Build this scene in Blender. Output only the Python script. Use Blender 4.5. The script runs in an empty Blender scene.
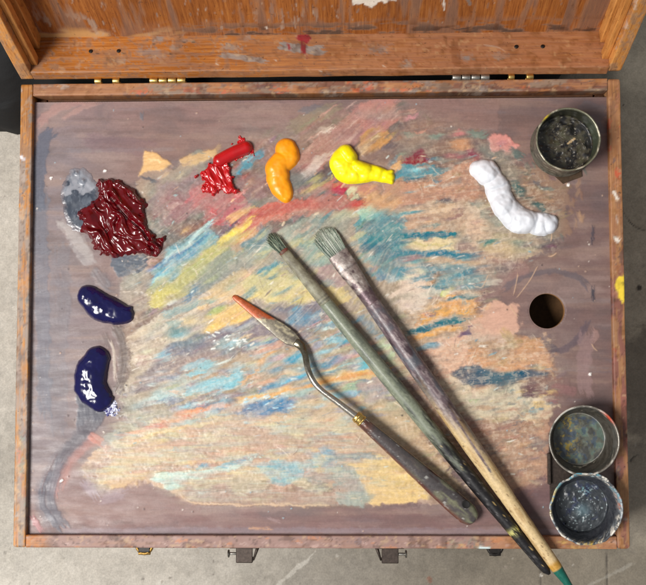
import bpy, math, random
import numpy as np

rng = np.random.default_rng(7)
random.seed(7)
SC = bpy.context.scene
COL = SC.collection
SC.view_settings.view_transform = 'Standard'
SC.view_settings.look = 'None'
SC.view_settings.exposure = 0
SC.render.engine = 'CYCLES'
SC.cycles.use_denoising = True

# ------------------------------------------------------------------ camera
F_PX, CX, CY = 1022.0, 323.0, 292.5
CAM = np.array([0.02172, -0.03041, 0.75574])
RX, RY, RZ = 0.06366, 0.02805, -0.00232
def rotm(rx, ry, rz):
    cx, sx, cy, sy, cz, sz = math.cos(rx), math.sin(rx), math.cos(ry), math.sin(ry), math.cos(rz), math.sin(rz)
    return (np.array([[cz, -sz, 0], [sz, cz, 0], [0, 0, 1]]) @ np.array([[cy, 0, sy], [0, 1, 0], [-sy, 0, cy]])
            @ np.array([[1, 0, 0], [0, cx, -sx], [0, sx, cx]]))
RM = rotm(RX, RY, RZ)
cd = bpy.data.cameras.new('camera'); cam = bpy.data.objects.new('camera', cd); COL.objects.link(cam)
cam.location = CAM; cam.rotation_euler = (RX, RY, RZ)
cd.lens = F_PX / 646 * 36; cd.sensor_width = 36; cd.clip_start = 0.01; cd.clip_end = 60
SC.camera = cam

def at(x, y, z):
    """photo measurement -> point of the horizontal plane at height z"""
    d = RM @ np.array([(x - CX) / F_PX, -(y - CY) / F_PX, -1.0])
    t = (z - CAM[2]) / d[2]
    return CAM + t * d
def proj(P):
    q = (P - CAM) @ RM
    return CX + F_PX * q[..., 0] / -q[..., 2], CY - F_PX * q[..., 1] / -q[..., 2]

Z_RIM, Z_PAL = 0.085, 0.0805
HX, HY, TW = 0.2, 0.1537, 0.0082

# ------------------------------------------------------------------ noise + paint canvas (numpy)
LAT = rng.random((8, 256, 256))
def vn(x, y, s=0):
    x = np.asarray(x, float); y = np.asarray(y, float)
    xi = np.floor(x).astype(int); yi = np.floor(y).astype(int)
    fx = x - xi; fy = y - yi
    fx = fx * fx * (3 - 2 * fx); fy = fy * fy * (3 - 2 * fy)
    L = LAT[s % 8]; o = (s * 37) % 256
    a = L[(yi + o) & 255, (xi + o) & 255]; b = L[(yi + o) & 255, (xi + 1 + o) & 255]
    c = L[(yi + 1 + o) & 255, (xi + o) & 255]; d = L[(yi + 1 + o) & 255, (xi + 1 + o) & 255]
    return (a * (1 - fx) + b * fx) * (1 - fy) + (c * (1 - fx) + d * fx) * fy
def fbm(x, y, s=0, oct=4):
    t = 0; a = .5; n = 0
    for i in range(oct):
        t = t + a * vn(x * 2 ** i, y * 2 ** i, s + i); n += a; a *= .55
    return np.clip((t / n - .5) * 1.4 + .5, 0, 1)
def sst(e0, e1, x):
    t = np.clip((x - e0) / (e1 - e0), 0, 1); return t * t * (3 - 2 * t)
def lin(c):
    c = np.asarray(c, float) / 255
    return np.where(c <= .04045, c / 12.92, ((c + .055) / 1.055) ** 2.4)

def smooth_poly(pts, n=6):
    p = np.array(pts, float)
    if len(p) < 3: return p
    q = np.vstack([2 * p[0] - p[1], p, 2 * p[-1] - p[-2]]); out = []
    for i in range(1, len(q) - 2):
        for t in np.linspace(0, 1, n, endpoint=False):
            out.append(.5 * ((2 * q[i]) + (-q[i-1] + q[i+1]) * t + (2*q[i-1] - 5*q[i] + 4*q[i+1] - q[i+2]) * t*t
                             + (-q[i-1] + 3*q[i] - 3*q[i+1] + q[i+2]) * t**3))
    out.append(p[-1]); return np.array(out)
def line_dist(X, Y, P):
    """distance, signed side distance, arc length to a polyline"""
    best = np.full(X.shape, 1e9); sg = np.zeros(X.shape); ar = np.zeros(X.shape); L = 0
    for a, b in zip(P[:-1], P[1:]):
        d = b - a; l = math.hypot(*d)
        if l < 1e-9: continue
        t = np.clip(((X - a[0]) * d[0] + (Y - a[1]) * d[1]) / (l * l), 0, 1)
        dx = X - a[0] - t * d[0]; dy = Y - a[1] - t * d[1]; dist = np.hypot(dx, dy)
        m = dist < best
        best[m] = dist[m]; sg[m] = ((dx * d[1] - dy * d[0]) / l)[m]; ar[m] = (L + t * l)[m]
        L += l
    return best, sg, ar, L
def inside(X, Y, P):
    r = np.zeros(X.shape, bool)
    for (x1, y1), (x2, y2) in zip(P, np.roll(P, -1, 0)):
        if y1 == y2: continue
        r ^= ((y1 > Y) != (y2 > Y)) & (X < (x2 - x1) * (Y - y1) / (y2 - y1) + x1)
    return r
def sdf(X, Y, P):
    """positive inside"""
    P = np.array(P, float)
    d = line_dist(X, Y, np.vstack([P, P[:1]]))[0]
    return np.where(inside(X, Y, P), d, -d)

class Canvas:
    """colour + relief held on the vertices of a surface; X, Y are surface measurements of each vertex"""
    def __init__(s, X, Y, base):
        s.X, s.Y = X, Y; s.C = np.ones(X.shape + (3,)) * lin(base); s.A = np.zeros(X.shape); s.H = np.zeros(X.shape); s.k = 0
        s.x0 = X.mean(0); s.y0 = Y.mean(1)
    def box(s, P, m):
        x = np.where((s.x0 > P[:, 0].min() - m) & (s.x0 < P[:, 0].max() + m))[0]
        y = np.where((s.y0 > P[:, 1].min() - m) & (s.y0 < P[:, 1].max() + m))[0]
        if len(x) < 2 or len(y) < 2: return None
        return slice(y[0], y[-1] + 1), slice(x[0], x[-1] + 1)
    def lay(s, b, al, col, n, h):
        al = np.clip(al, 0, 1)
        c = lin(col) * (1 + .30 * (n - .5))[..., None]
        s.C[b] = s.C[b] * (1 - al[..., None]) + c * al[..., None]
        s.A[b] = np.maximum(s.A[b], al)
        s.H[b] = s.H[b] * (1 - .75 * al) + al * h * (.35 + 1.3 * n)
    def stroke(s, col, w, pts, op=.85, dry=.35, rag=.35, h=.5, soft=.8):
        s.k += 1; k = s.k
        P = smooth_poly(pts) if len(pts) > 2 else np.array(pts, float)
        b = s.box(P, w + 4)
        if b is None: return
        X, Y = s.X[b], s.Y[b]
        d, u, v, L = line_dist(X, Y, P)
        br = vn(u * .75 + k * 13.1, v * .045 + k * 7.7, k) * .6 + vn(u * 1.7 + k * 3.1, v * .11 + k, k + 1) * .4
        en = fbm(X * .16 + k * 5.3, Y * .16 + k * 2.2, k + 2, 3)
        endw = w * .5 * (1 + (en - .5) * 2 * rag)
        al = sst(-soft * .6, soft * .9, endw - d)
        fade = sst(0, .35 * L + 2, np.minimum(v, L - v) + .12 * L)
        if L > 2.5 * w:
            ea = vn(u * 1.3 + k * 2.3, u * 0 + k, k + 3); eb = vn(u * 1.3 + k * 4.3, u * 0 + k * 3., k + 4)
            al = al * sst(-.5, 1.5, v - ea * min(.32 * L, 9) + .3) * sst(-.5, 1.5, L - v - eb * min(.4 * L, 14) + .3)
        thr = dry * (1.25 - .55 * fade)
        al = al * sst(thr - .16, thr + .16, br + .18) * op
        s.lay(b, al, col, br, h)
    def patch(s, col, pts, op=.9, dry=.2, rag=3., h=.5, soft=1., ang=-15):
        s.k += 1; k = s.k
        P = np.array(pts, float); b = s.box(P, 6 + rag)
        if b is None: return
        X, Y = s.X[b], s.Y[b]
        en = fbm(X * .13 + k * 5.3, Y * .13 + k, k, 4)
        d = sdf(X, Y, P) + (en - .5) * 2 * rag
        a = math.radians(ang); u = -X * math.sin(a) + Y * math.cos(a); v = X * math.cos(a) + Y * math.sin(a)
        br = vn(u * .7 + k * 3, v * .05 + k, k + 1) * .55 + vn(u * 1.6, v * .14 + k, k + 2) * .3 + .15 * vn(X * .5, Y * .5, k)
        al = sst(-soft, soft, d) * sst(dry - .18, dry + .18, br + .15) * op
        s.lay(b, al, col, br, h)
    def spot(s, col, x, y, r, op=.9, h=.5, rag=.5):
        s.k += 1; P = np.array([[x, y]]); b = s.box(P, r * 2 + 2)
        if b is None: return
        X, Y = s.X[b], s.Y[b]; en = fbm(X * .4 / max(r, 1) * 3 + s.k, Y * .4 / max(r, 1) * 3, s.k, 2)
        d = r * (1 + (en - .5) * 2 * rag) - np.hypot(X - x, Y - y)
        s.lay(b, sst(-.5, .6, d) * op, col, en, h)

# ------------------------------------------------------------------ mesh helpers
def mesh_obj(name, V, F, mat, parent=None, smooth=True, col=None, alpha=None):
    me = bpy.data.meshes.new(name)
    V = np.asarray(V, np.float32).reshape(-1, 3)
    if isinstance(F, np.ndarray) and F.ndim == 2:
        n, k = F.shape
        me.vertices.add(len(V)); me.vertices.foreach_set('co', V.ravel())
        me.loops.add(n * k); me.loops.foreach_set('vertex_index', F.astype(np.int32).ravel())
        me.polygons.add(n); me.polygons.foreach_set('loop_start', np.arange(0, n * k, k, dtype=np.int32))
        me.update(calc_edges=True)
    else:
        me.from_pydata(V.tolist(), [], [tuple(int(i) for i in f) for f in F]); me.update()
    me.polygons.foreach_set('use_smooth', np.full(len(me.polygons), smooth))
    if col is not None:
        a = me.color_attributes.new('Col', 'FLOAT_COLOR', 'POINT')
        c = np.ones((len(V), 4), np.float32); c[:, :3] = np.asarray(col).reshape(-1, 3)
        if alpha is not None: c[:, 3] = np.asarray(alpha).ravel()
        a.data.foreach_set('color', c.ravel())
    me.materials.append(mat)
    o = bpy.data.objects.new(name, me); COL.objects.link(o)
    if parent is not None: o.parent = parent
    return o
def empty(name, loc=(0, 0, 0)):
    o = bpy.data.objects.new(name, None); COL.objects.link(o); o.location = loc; o.empty_display_size = .01; return o
def tag(o, label, cat, group=None):
    o['label'] = label; o['category'] = cat
    if group: o['group'] = group
    return o
def world_under(root, objs):
    for o in objs: o.parent = root; o.matrix_parent_inverse = root.matrix_world.inverted()
def grid_faces(ny, nx):
    i = np.arange(ny * nx).reshape(ny, nx)
    return np.stack([i[:-1, :-1], i[:-1, 1:], i[1:, 1:], i[1:, :-1]], -1).reshape(-1, 4)
def loft(rings, cap=True):
    """rings: (m, n, 3) closed rings -> verts, faces"""
    R = np.array(rings, float); m, n, _ = R.shape
    V = R.reshape(-1, 3); F = []
    for i in range(m - 1):
        for j in range(n):
            k = (j + 1) % n
            F.append((i*n + j, i*n + k, (i+1)*n + k, (i+1)*n + j))
    if cap:
        F.append(tuple(range(n - 1, -1, -1))); F.append(tuple((m - 1) * n + j for j in range(n)))
    return V, F
def join(parts):
    V, F, o = [], [], 0
    for v, f in parts:
        V.append(np.asarray(v, float)); F += [tuple(int(i) + o for i in q) for q in f]; o += len(v)
    return np.vstack(V), F
def rot_about(v, a, ang):
    v = np.array(v, float); a = np.array(a, float) / np.linalg.norm(a)
    return v * math.cos(ang) + np.cross(a, v) * math.sin(ang) + a * np.dot(a, v) * (1 - math.cos(ang))
def tube(P, r, n=16, flat=1., up=(0, 0, 1), cap_round=True):
    """swept tube; r may be list (half width) ; flat = height/width ratio (list or number)"""
    P = np.array(P, float); m = len(P)
    r = np.ones(m) * r; fl = np.ones(m) * flat
    T = np.gradient(P, axis=0); T /= np.linalg.norm(T, axis=1)[:, None]
    up = np.array(up, float); R = []
    for i in range(m):
        s = np.cross(T[i], up); s /= np.linalg.norm(s); u = np.cross(s, T[i])
        a = np.linspace(0, 2 * math.pi, n, endpoint=False)
        R.append(P[i] + np.outer(np.cos(a), s) * r[i] + np.outer(np.sin(a), u) * r[i] * fl[i])
    return loft(R)
def cyl(p, q, r, n=16, bev=0.15):
    p = np.array(p, float); q = np.array(q, float); L = np.linalg.norm(q - p); b = r * bev; d = (q - p) / L
    up = (0, 0, 1) if abs(d[2]) < .9 else (0, 1, 0)
    return tube([p, p + d * b * .3, p + d * b, q - d * b, q - d * b * .3, q], [r - b, r - .3 * b, r, r, r - .3 * b, r - b], n, 1, up)
def boxm(c, s, b=0.0006):
    """chamfered box"""
    c = np.array(c, float); hx, hy, hz = np.array(s) / 2
    R = []
    for z, k in ((-hz, b), (-hz + b, 0), (hz - b, 0), (hz, b)):
        x, y = hx - k, hy - k; q = b
        R.append([c + (sx, sy, z) for sx, sy in ((x-q, -y), (x, -y+q), (x, y-q), (x-q, y), (-x+q, y), (-x, y-q), (-x, -y+q), (-x+q, -y))])
    return loft(R)
def beam_rings(L0, L1, w, h, b, step=.0012, nz=7):
    """board along local x, cross-section w (y) x h (z, from 0 down to -h), rounded arrises; returns xs, profile (n,2)"""
    pr = []
    nw = max(3, int(w / .0011)); nh = max(3, int(min(h, .012) / .0015))
    top = [(-w/2 + b + (w - 2*b) * i / nw, 0) for i in range(nw + 1)]
    arc1 = [(w/2 - b + b * math.sin(a), -b + b * math.cos(a)) for a in np.linspace(0, math.pi/2, 5)[1:-1]]
    side = [(w/2, -b - (h - 2*b) * (i / 10) ** 1.6) for i in range(11)] if h > .05 else [(w/2, -b - (h - 2*b) * i / 34) for i in range(35)]
    bot = [(w/2 - b, -h), (-w/2 + b, -h)]
    side2 = [(-y, z) for y, z in side[::-1]]
    arc2 = [(-y, z) for y, z in arc1[::-1]]
    pr = top + arc1 + side + bot + side2 + arc2
    n = max(2, int((L1 - L0) / step))
    xs = np.linspace(L0, L1, n + 1)
    return xs, np.array(pr)

# ------------------------------------------------------------------ node materials
def newmat(name):
    m = bpy.data.materials.new(name); m.use_nodes = True; nt = m.node_tree
    b = nt.nodes['Principled BSDF']; return m, nt, b
def nd(nt, t, **k):
    n = nt.nodes.new(t)
    for a, v in k.items():
        if a.startswith('i_'): n.inputs[a[2:].replace('_', ' ')].default_value = v
        else: setattr(n, a, v)
    return n
def tex(nt, scale=(1, 1, 1), nscale=50., detail=5., rough=.6, rot=(0, 0, 0), dist=0.):
    tc = nd(nt, 'ShaderNodeTexCoord'); mp = nd(nt, 'ShaderNodeMapping')
    mp.inputs['Scale'].default_value = scale; mp.inputs['Rotation'].default_value = rot
    nt.links.new(tc.outputs['Object'], mp.inputs['Vector'])
    n = nd(nt, 'ShaderNodeTexNoise'); n.inputs['Scale'].default_value = nscale; n.inputs['Detail'].default_value = detail
    n.inputs['Roughness'].default_value = rough; n.inputs['Distortion'].default_value = dist
    nt.links.new(mp.outputs[0], n.inputs['Vector']); return n
def ramp(nt, src, stops):
    r = nd(nt, 'ShaderNodeValToRGB'); e = r.color_ramp.elements
    while len(e) < len(stops): e.new(.5)
    for el, (p, c) in zip(e, stops):
        el.position = p; el.color = tuple(c) + ((1,) if len(c) == 3 else ())
    nt.links.new(src, r.inputs[0]); return r
def mixc(nt, fac, a, b, mode='MIX'):
    m = nd(nt, 'ShaderNodeMix', data_type='RGBA', blend_type=mode)
    for s, v in ((0, fac), (6, a), (7, b)):
        if hasattr(v, 'is_output'): nt.links.new(v, m.inputs[s])
        else: m.inputs[s].default_value = v if s == 0 else (tuple(v) + (1,) if len(v) == 3 else v)
    return m.outputs[2]
def bump(nt, b, h, st=.3, dist=.0005):
    n = nd(nt, 'ShaderNodeBump'); n.inputs['Strength'].default_value = st; n.inputs['Distance'].default_value = dist
    nt.links.new(h, n.inputs['Height']); nt.links.new(n.outputs[0], b.inputs['Normal']); return n
def mapr(nt, src, a, b, lo=0., hi=1.):
    n = nd(nt, 'ShaderNodeMapRange'); n.inputs[1].default_value = lo; n.inputs[2].default_value = hi
    n.inputs[3].default_value = a; n.inputs[4].default_value = b; nt.links.new(src, n.inputs[0]); return n.outputs[0]

def m_palette():
    m, nt, b = newmat('painted_palette'); A = nd(nt, 'ShaderNodeAttribute', attribute_name='Col')
    g = tex(nt, (6, 90, 6), 14, 5, .65); f = tex(nt, (1, 1, 1), 900, 4, .7)
    c = mixc(nt, 1., A.outputs['Color'], ramp(nt, g.outputs['Fac'], [(.25, (.91, .90, .90)), (.7, (1.05, 1.04, 1.04))]).outputs[0], 'MULTIPLY')
    c = mixc(nt, 1., c, ramp(nt, f.outputs['Fac'], [(.3, (.93, .93, .93)), (.7, (1.05, 1.05, 1.05))]).outputs[0], 'MULTIPLY')
    nt.links.new(c, b.inputs['Base Color'])
    r = tex(nt, (1, 3, 1), 60, 4, .6); nt.links.new(mapr(nt, r.outputs['Fac'], .34, .62, .3, .7), b.inputs['Roughness'])
    b.inputs['Specular IOR Level'].default_value = .45
    ad = nd(nt, 'ShaderNodeMath', operation='ADD'); nt.links.new(g.outputs['Fac'], ad.inputs[0]); nt.links.new(f.outputs['Fac'], ad.inputs[1])
    bump(nt, b, ad.outputs[0], .2, .00018); return m
def m_wood(name, dark, mid, light, along='x', rough=.5):
    """varnished wood; alpha of Col = how much old paint covers it"""
    m, nt, b = newmat(name); A = nd(nt, 'ShaderNodeAttribute', attribute_name='Col')
    s = {'x': (3, 70, 70), 'y': (70, 3, 70), 'z': (70, 9, 3)}[along]
    g = tex(nt, s, 9, 7, .65, dist=.4); l = tex(nt, (1, 1, 1), 14, 4, .6); f = tex(nt, tuple(v * .8 + 1 for v in s), 22, 3, .7)
    c = ramp(nt, g.outputs['Fac'], [(.18, lin(dark)), (.5, lin(mid)), (.82, lin(light))]).outputs[0]
    c = mixc(nt, 1., c, ramp(nt, l.outputs['Fac'], [(.3, (.72, .68, .62)), (.65, (1.1, 1.08, 1.05))]).outputs[0], 'MULTIPLY')
    c = mixc(nt, 1., c, ramp(nt, f.outputs['Fac'], [(.33, (.62, .55, .5)), (.47, (1, 1, 1))]).outputs[0], 'MULTIPLY')
    c = mixc(nt, A.outputs['Alpha'], c, A.outputs['Color'])
    sp = tex(nt, (1, 1, 1), 420, 3, .6)
    c = mixc(nt, ramp(nt, sp.outputs['Fac'], [(.66, (0, 0, 0)), (.72, (.6, .6, .6))]).outputs[0], c, lin((60, 42, 34)))
    nt.links.new(c, b.inputs['Base Color']); b.inputs['Roughness'].default_value = rough
    b.inputs['Specular IOR Level'].default_value = .35
    bump(nt, b, g.outputs['Fac'], .4, .0004); return m
def m_plain(name, col, rough=.5, metal=0., vary=.25, nscale=300, bmp=.2, coat=0., spec=.5):
    m, nt, b = newmat(name); n = tex(nt, (1, 1, 1), nscale, 4, .65); c = lin(col)
    nt.links.new(ramp(nt, n.outputs['Fac'], [(.3, c * (1 - vary)), (.7, np.minimum(c * (1 + vary), 1))]).outputs[0], b.inputs['Base Color'])
    b.inputs['Roughness'].default_value = rough; b.inputs['Metallic'].default_value = metal
    b.inputs['Coat Weight'].default_value = coat; b.inputs['Coat Roughness'].default_value = .08
    b.inputs['Specular IOR Level'].default_value = spec
    if bmp: bump(nt, b, n.outputs['Fac'], bmp, .0003)
    return m
def m_attr(name, rough=.45, metal=0., nscale=500, coat=0., bmp=.25, spec=.5):
    m, nt, b = newmat(name); A = nd(nt, 'ShaderNodeAttribute', attribute_name='Col'); n = tex(nt, (1, 1, 1), nscale, 4, .65)
    c = mixc(nt, 1., A.outputs['Color'], ramp(nt, n.outputs['Fac'], [(.3, (.8, .8, .8)), (.7, (1.15, 1.15, 1.15))]).outputs[0], 'MULTIPLY')
    nt.links.new(c, b.inputs['Base Color'])
    nt.links.new(mapr(nt, n.outputs['Fac'], rough * .75, min(1, rough * 1.3), .3, .7), b.inputs['Roughness']); b.inputs['Metallic'].default_value = metal
    b.inputs['Coat Weight'].default_value = coat; b.inputs['Coat Roughness'].default_value = .1
    b.inputs['Specular IOR Level'].default_value = spec
    if bmp: bump(nt, b, n.outputs['Fac'], bmp, .0003)
    return m

M_PAL = m_palette()
M_WX = m_wood('varnished_wood_along', (116, 64, 24), (176, 108, 46), (206, 142, 72), 'x')
M_WY = m_wood('varnished_wood_across', (122, 74, 32), (184, 124, 60), (212, 154, 88), 'y')
M_PLY = m_wood('plywood_panel', (104, 52, 20), (156, 92, 40), (188, 124, 62), 'z', .6)
M_LSIDE = m_wood('lid_side_wood', (160, 98, 48), (212, 146, 78), (232, 172, 104), 'z', .5)
M_DARKWOOD = m_plain('dark_inner_wood', (92, 58, 34), .7)
M_BRASS = m_plain('aged_brass', (205, 172, 104), .38, 1., .3, 700)
M_STEEL = m_plain('dull_steel', (170, 166, 158), .4, 1., .25, 700)
M_IRON = m_plain('dark_iron', (70, 60, 54), .5, .6, .35, 600)
M_BLACKMETAL = m_plain('black_metal', (38, 34, 32), .45, .5, .3, 500)

# ------------------------------------------------------------------ floor
def make_floor():
    def ax(a, b, n, far):
        c = np.linspace(a, b, n); return np.concatenate([[-far, -2.2, -1.2, a - .3], c, [b + .3, 1.2, 2.2, far]])
    xs = ax(-.34, .37, 640, 8.); ys = ax(-.30, .24, 480, 8.)[::-1]
    X, Y = np.meshgrid(xs, ys); P = np.stack([X, Y, np.zeros_like(X)], -1)
    px, py = proj(P)
    cv = Canvas(px, py, (176, 170, 160))
    big = fbm(X * 9 + 5, Y * 9, 1, 5); mid = fbm(X * 60, Y * 60 + 9, 2, 4); fine = fbm(X * 380, Y * 380, 3, 3)
    cv.C *= (.80 + .42 * big + .22 * (mid - .5) + .26 * (fine - .5))[..., None]
    # slabs browner to the right, light falloff painted into their colour; stains
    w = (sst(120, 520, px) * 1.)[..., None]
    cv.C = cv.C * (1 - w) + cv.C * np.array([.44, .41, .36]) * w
    cv.C *= (1 + 1.5 * sst(606, 626, px) * sst(556, 500, py))[..., None]  # right strip painted lighter to offset the shadow of the box
    cv.patch((70, 62, 56), [(606, 338), (660, 330), (668, 425), (640, 440), (612, 410)], .55, .1, 10, 0, 8)
    cv.patch((96, 90, 84), [(590, 440), (660, 436), (660, 540), (606, 548)], .45, .1, 10, 0, 8)
    cv.stroke((46, 42, 38), 1.6, [(560, 326), (660, 325.5)], .85, .1, .5, -1.2)
    cv.stroke((56, 50, 46), 1.5, [(607, 540), (607.5, 600)], .85, .1, .5, -1.2)
    cv.stroke((56, 50, 46), 1.5, [(541, 545), (541, 600)], .7, .1, .5, -1.)
    cv.stroke((50, 46, 42), 1.1, [(616, 200), (630, 222), (640, 229), (650, 231)], .8, .2, .8, -.8)
    cv.stroke((48, 44, 40), 1.3, [(642, 452), (632, 459), (627, 470)], .8, .2, .8, -.6)
    cv.stroke((205, 200, 190), 4, [(262, 600), (292, 572), (318, 552)], .5, .4, .8, .1)
    cv.stroke((190, 186, 176), 3, [(560, 600), (640, 560)], .25, .4, .8, .1)
    for i in range(900):
        x, y = rng.uniform(-25, 670), rng.uniform(-25, 610)
        c = [(120, 114, 105), (205, 200, 190), (96, 90, 84), (140, 130, 118)][rng.integers(4)]
        cv.spot(c, x, y, rng.uniform(.4, 1.5), rng.uniform(.3, .8), -.25 if c[0] < 150 else .05)
    cv.spot((50, 44, 42), 625, 104, 2); cv.spot((120, 70, 50), 429, 580, 3, .6)
    cv.spot((60, 52, 46), 639, 288, 2.4)
    Z = cv.H * .0007 + (mid - .5) * .0006
    m, nt, b = newmat('concrete'); A = nd(nt, 'ShaderNodeAttribute', attribute_name='Col')
    n = tex(nt, (1, 1, 1), 700, 5, .7); n2 = tex(nt, (1, 1, 1), 40, 5, .7)
    c = mixc(nt, 1., A.outputs['Color'], ramp(nt, n.outputs['Fac'], [(.3, (.8, .8, .8)), (.7, (1.15, 1.15, 1.15))]).outputs[0], 'MULTIPLY')
    c = mixc(nt, 1., c, ramp(nt, n2.outputs['Fac'], [(.3, (.9, .89, .87)), (.7, (1.07, 1.07, 1.07))]).outputs[0], 'MULTIPLY')
    nt.links.new(c, b.inputs['Base Color']); b.inputs['Roughness'].default_value = .8
    bump(nt, b, n.outputs['Fac'], .5, .0006)
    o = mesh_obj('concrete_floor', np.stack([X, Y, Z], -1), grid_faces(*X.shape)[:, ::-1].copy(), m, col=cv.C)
    o['kind'] = 'structure'; o['label'] = 'worn pale grey concrete floor with cracks and seams under the paint box'
make_floor()

# ------------------------------------------------------------------ the palette painting
def paint_palette(cv):
    S, Q = cv.stroke, cv.patch
    X, Y = cv.X, cv.Y
    # ground colour: mauve, cooler at the left, browner at the bottom and right
    base = lin((136, 108, 100)) * np.ones(X.shape + (3,))
    def blend(col, w):
        nonlocal base
        w = np.clip(w, 0, 1)[..., None]; base = base * (1 - w) + lin(col) * w
    blend((127, 115, 118), sst(150, 60, X) * .9)
    blend((128, 98, 94), sst(470, 520, Y) * .9)
    blend((118, 94, 90), sst(480, 590, X) * .9)
    blend((140, 112, 110), sst(150, 100, Y) * sst(600, 300, X) * .6)
    n = fbm(X * .018, Y * .045, 3, 4); blend((150, 128, 120), sst(.52, .75, n) * .5); blend((104, 90, 90), sst(.48, .2, n) * .55)
    n7 = fbm(X * .03 + 30, Y * .02, 6, 5); blend((92, 84, 88), sst(.54, .8, n7) * .5 * (.35 + .65 * sst(170, 90, X)))
    n8 = fbm(X * .012 + 3, Y * .16 + 60, 2, 5); blend((152, 126, 112), sst(.54, .8, n8) * .4); blend((106, 84, 78), sst(.44, .2, n8) * .45)
    cv.C[:] = base
    for i in range(330):      # thin washes and wood-grain streaks along the board
        x, y = rng.uniform(30, 615), rng.uniform(98, 536)
        L = rng.uniform(20, 120); d = rng.normal(0, 2)
        t = rng.random(); c = (170, 145, 138) if t < .35 else ((96, 78, 82) if t < .75 else (120, 118, 126))
        S(c, rng.uniform(1, 7), [(x, y), (x + L, y + d)], rng.uniform(.06, .3), .45, .4, .12)
    # --- margins
    S((168, 128, 120), 9, [(34, 130), (58, 108), (95, 98)], .6, .4, h=.2)
    S((178, 138, 128), 5, [(58, 121), (82, 108), (104, 100)], .5, .5, h=.2)
    S((80, 86, 102), 13, [(56, 128), (44, 142), (39, 168), (37, 215)], .85, .25, h=.3)
    S((98, 103, 116), 15, [(41, 190), (42, 300), (44, 420)], .6, .42, h=.2)
    S((112, 112, 120), 20, [(60, 240), (58, 330), (55, 440)], .35, .5, h=.1)
    S((104, 106, 114), 4, [(142, 110), (141.5, 122)], .8, .3)
    S((118, 90, 100), 18, [(80, 140), (120, 145), (160, 150)], .3, .5, h=.1)
    S((158, 134, 124), 16, [(215, 122), (260, 112), (290, 118)], .35, .4, h=.1)
    S((108, 108, 114), 9, [(296, 113), (314, 108), (333, 107)], .7, .4)
    S((142, 128, 106), 14, [(286, 130), (315, 116), (345, 103)], .6, .4)
    S((136, 122, 116), 12, [(240, 128), (280, 138), (300, 128)], .4, .4)
    S((104, 98, 104), 12, [(60, 270), (64, 300), (60, 330)], .3, .4)
    # pink swath rising to the top
    S((172, 124, 116), 24, [(296, 172), (335, 140), (370, 116), (402, 101)], .8, .3)
    S((186, 130, 122), 12, [(352, 118), (372, 106), (404, 102)], .75, .35)
    Q((188, 128, 116), [(360, 104), (398, 102), (400, 120), (384, 134), (362, 132)], .75, .3, 4, ang=-45)
    S((198, 176, 166), 7, [(302, 178), (320, 160), (338, 150)], .8, .45, h=.9)
    S((214, 190, 178), 3, [(318, 136), (330, 129), (336, 125)], .9, .3, h=.9)
    for i in range(16):
        a, b0 = rng.uniform(300, 380), rng.uniform(110, 165)
        S([(212, 176, 164), (160, 104, 100), (200, 150, 138)][i % 3], 1.6, [(a, b0), (a + 18, b0 - 14)], .6, .3)
    Q((196, 142, 88), [(362, 134), (374, 129), (391, 133), (389, 148), (372, 152), (360, 148)], .85, .3, 4, ang=-40)
    Q((216, 182, 142), [(358, 145), (368, 141), (370, 150), (361, 156)], .85, .3, 2, h=.9)
    S((190, 120, 104), 3, [(362, 140), (375, 133), (392, 128)], .7, .3)
    Q((142, 112, 104), [(396, 102), (500, 100), (500, 130), (440, 128), (405, 135)], .55, .25, 6, ang=5)
    Q((140, 122, 112), [(392, 136), (440, 134), (440, 160), (394, 162)], .7, .25, 5)
    S((112, 128, 120), 5, [(402, 137), (420, 132), (436, 134)], .7, .4)
    S((196, 138, 122), 4, [(414, 132), (428, 129)], .8, .4)
    S((122, 136, 124), 5, [(430, 137), (446, 136)], .6, .4)
    Q((126, 100, 92), [(431, 160), (434, 146), (446, 137), (456, 140), (451, 162)], .85, .1, 2)
    Q((128, 50, 66), [(402, 163), (412, 152), (421, 147), (428, 154), (431, 163)], .95, .05, 1.5)
    Q((202, 120, 122), [(450, 136), (456, 129), (463, 133), (458, 140)], .85, .2, 2, h=.8)
    S((118, 132, 122), 7, [(462, 131), (480, 135), (492, 131)], .75, .35)
    Q((200, 142, 106), [(451, 143), (464, 139), (467, 149), (454, 152)], .8, .25, 2)
    S((152, 62, 82), 6, [(468, 152), (474, 160)], .8, .3)
    S((176, 90, 100), 5, [(450, 153), (460, 156)], .5, .3)
    Q((192, 142, 118), [(384, 182), (430, 178), (445, 168), (472, 160), (478, 175), (482, 200), (390, 202)], .85, .3, 5, h=.8)
    Q((64, 138, 154), [(402, 164), (432, 164), (448, 167), (436, 174), (404, 180), (389, 180), (396, 172)], .95, .12, 2, ang=0)
    S((132, 196, 204), 2.5, [(406, 168), (432, 167)], .85, .35)
    S((38, 98, 118), 3, [(400, 177), (426, 178)], .85, .3)
    S((70, 118, 124), 5, [(425, 182), (448, 171)], .6, .4)
    Q((210, 164, 118), [(389, 163), (401, 161), (402, 168), (392, 173)], .9, .25, 2, h=.9)
    S((120, 190, 200), 1.6, [(404, 192), (416, 191)], .8)
    Q((176, 128, 106), [(455, 178), (470, 165), (476, 185), (470, 198)], .6, .4, 3)
    # right of the white paint
    Q((214, 144, 134), [(488, 138), (494, 133), (506, 134), (519, 145), (511, 150), (500, 149), (490, 153)], .95, .12, 2, h=1.)
    for i in range(9): S([(232, 176, 164), (186, 110, 106)][i % 2], 1.3, [(490 + i * 3, 138 + (i % 3) * 3), (493 + i * 3, 144 + (i % 3) * 2)], .7, .1)
    S((86, 104, 100), 7, [(506, 147), (516, 152), (526, 160)], .8, .35)
    Q((150, 118, 94), [(496, 156), (560, 178), (572, 200), (566, 236), (520, 236), (470, 232), (480, 190)], .62, .4, 8, h=.5)
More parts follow.
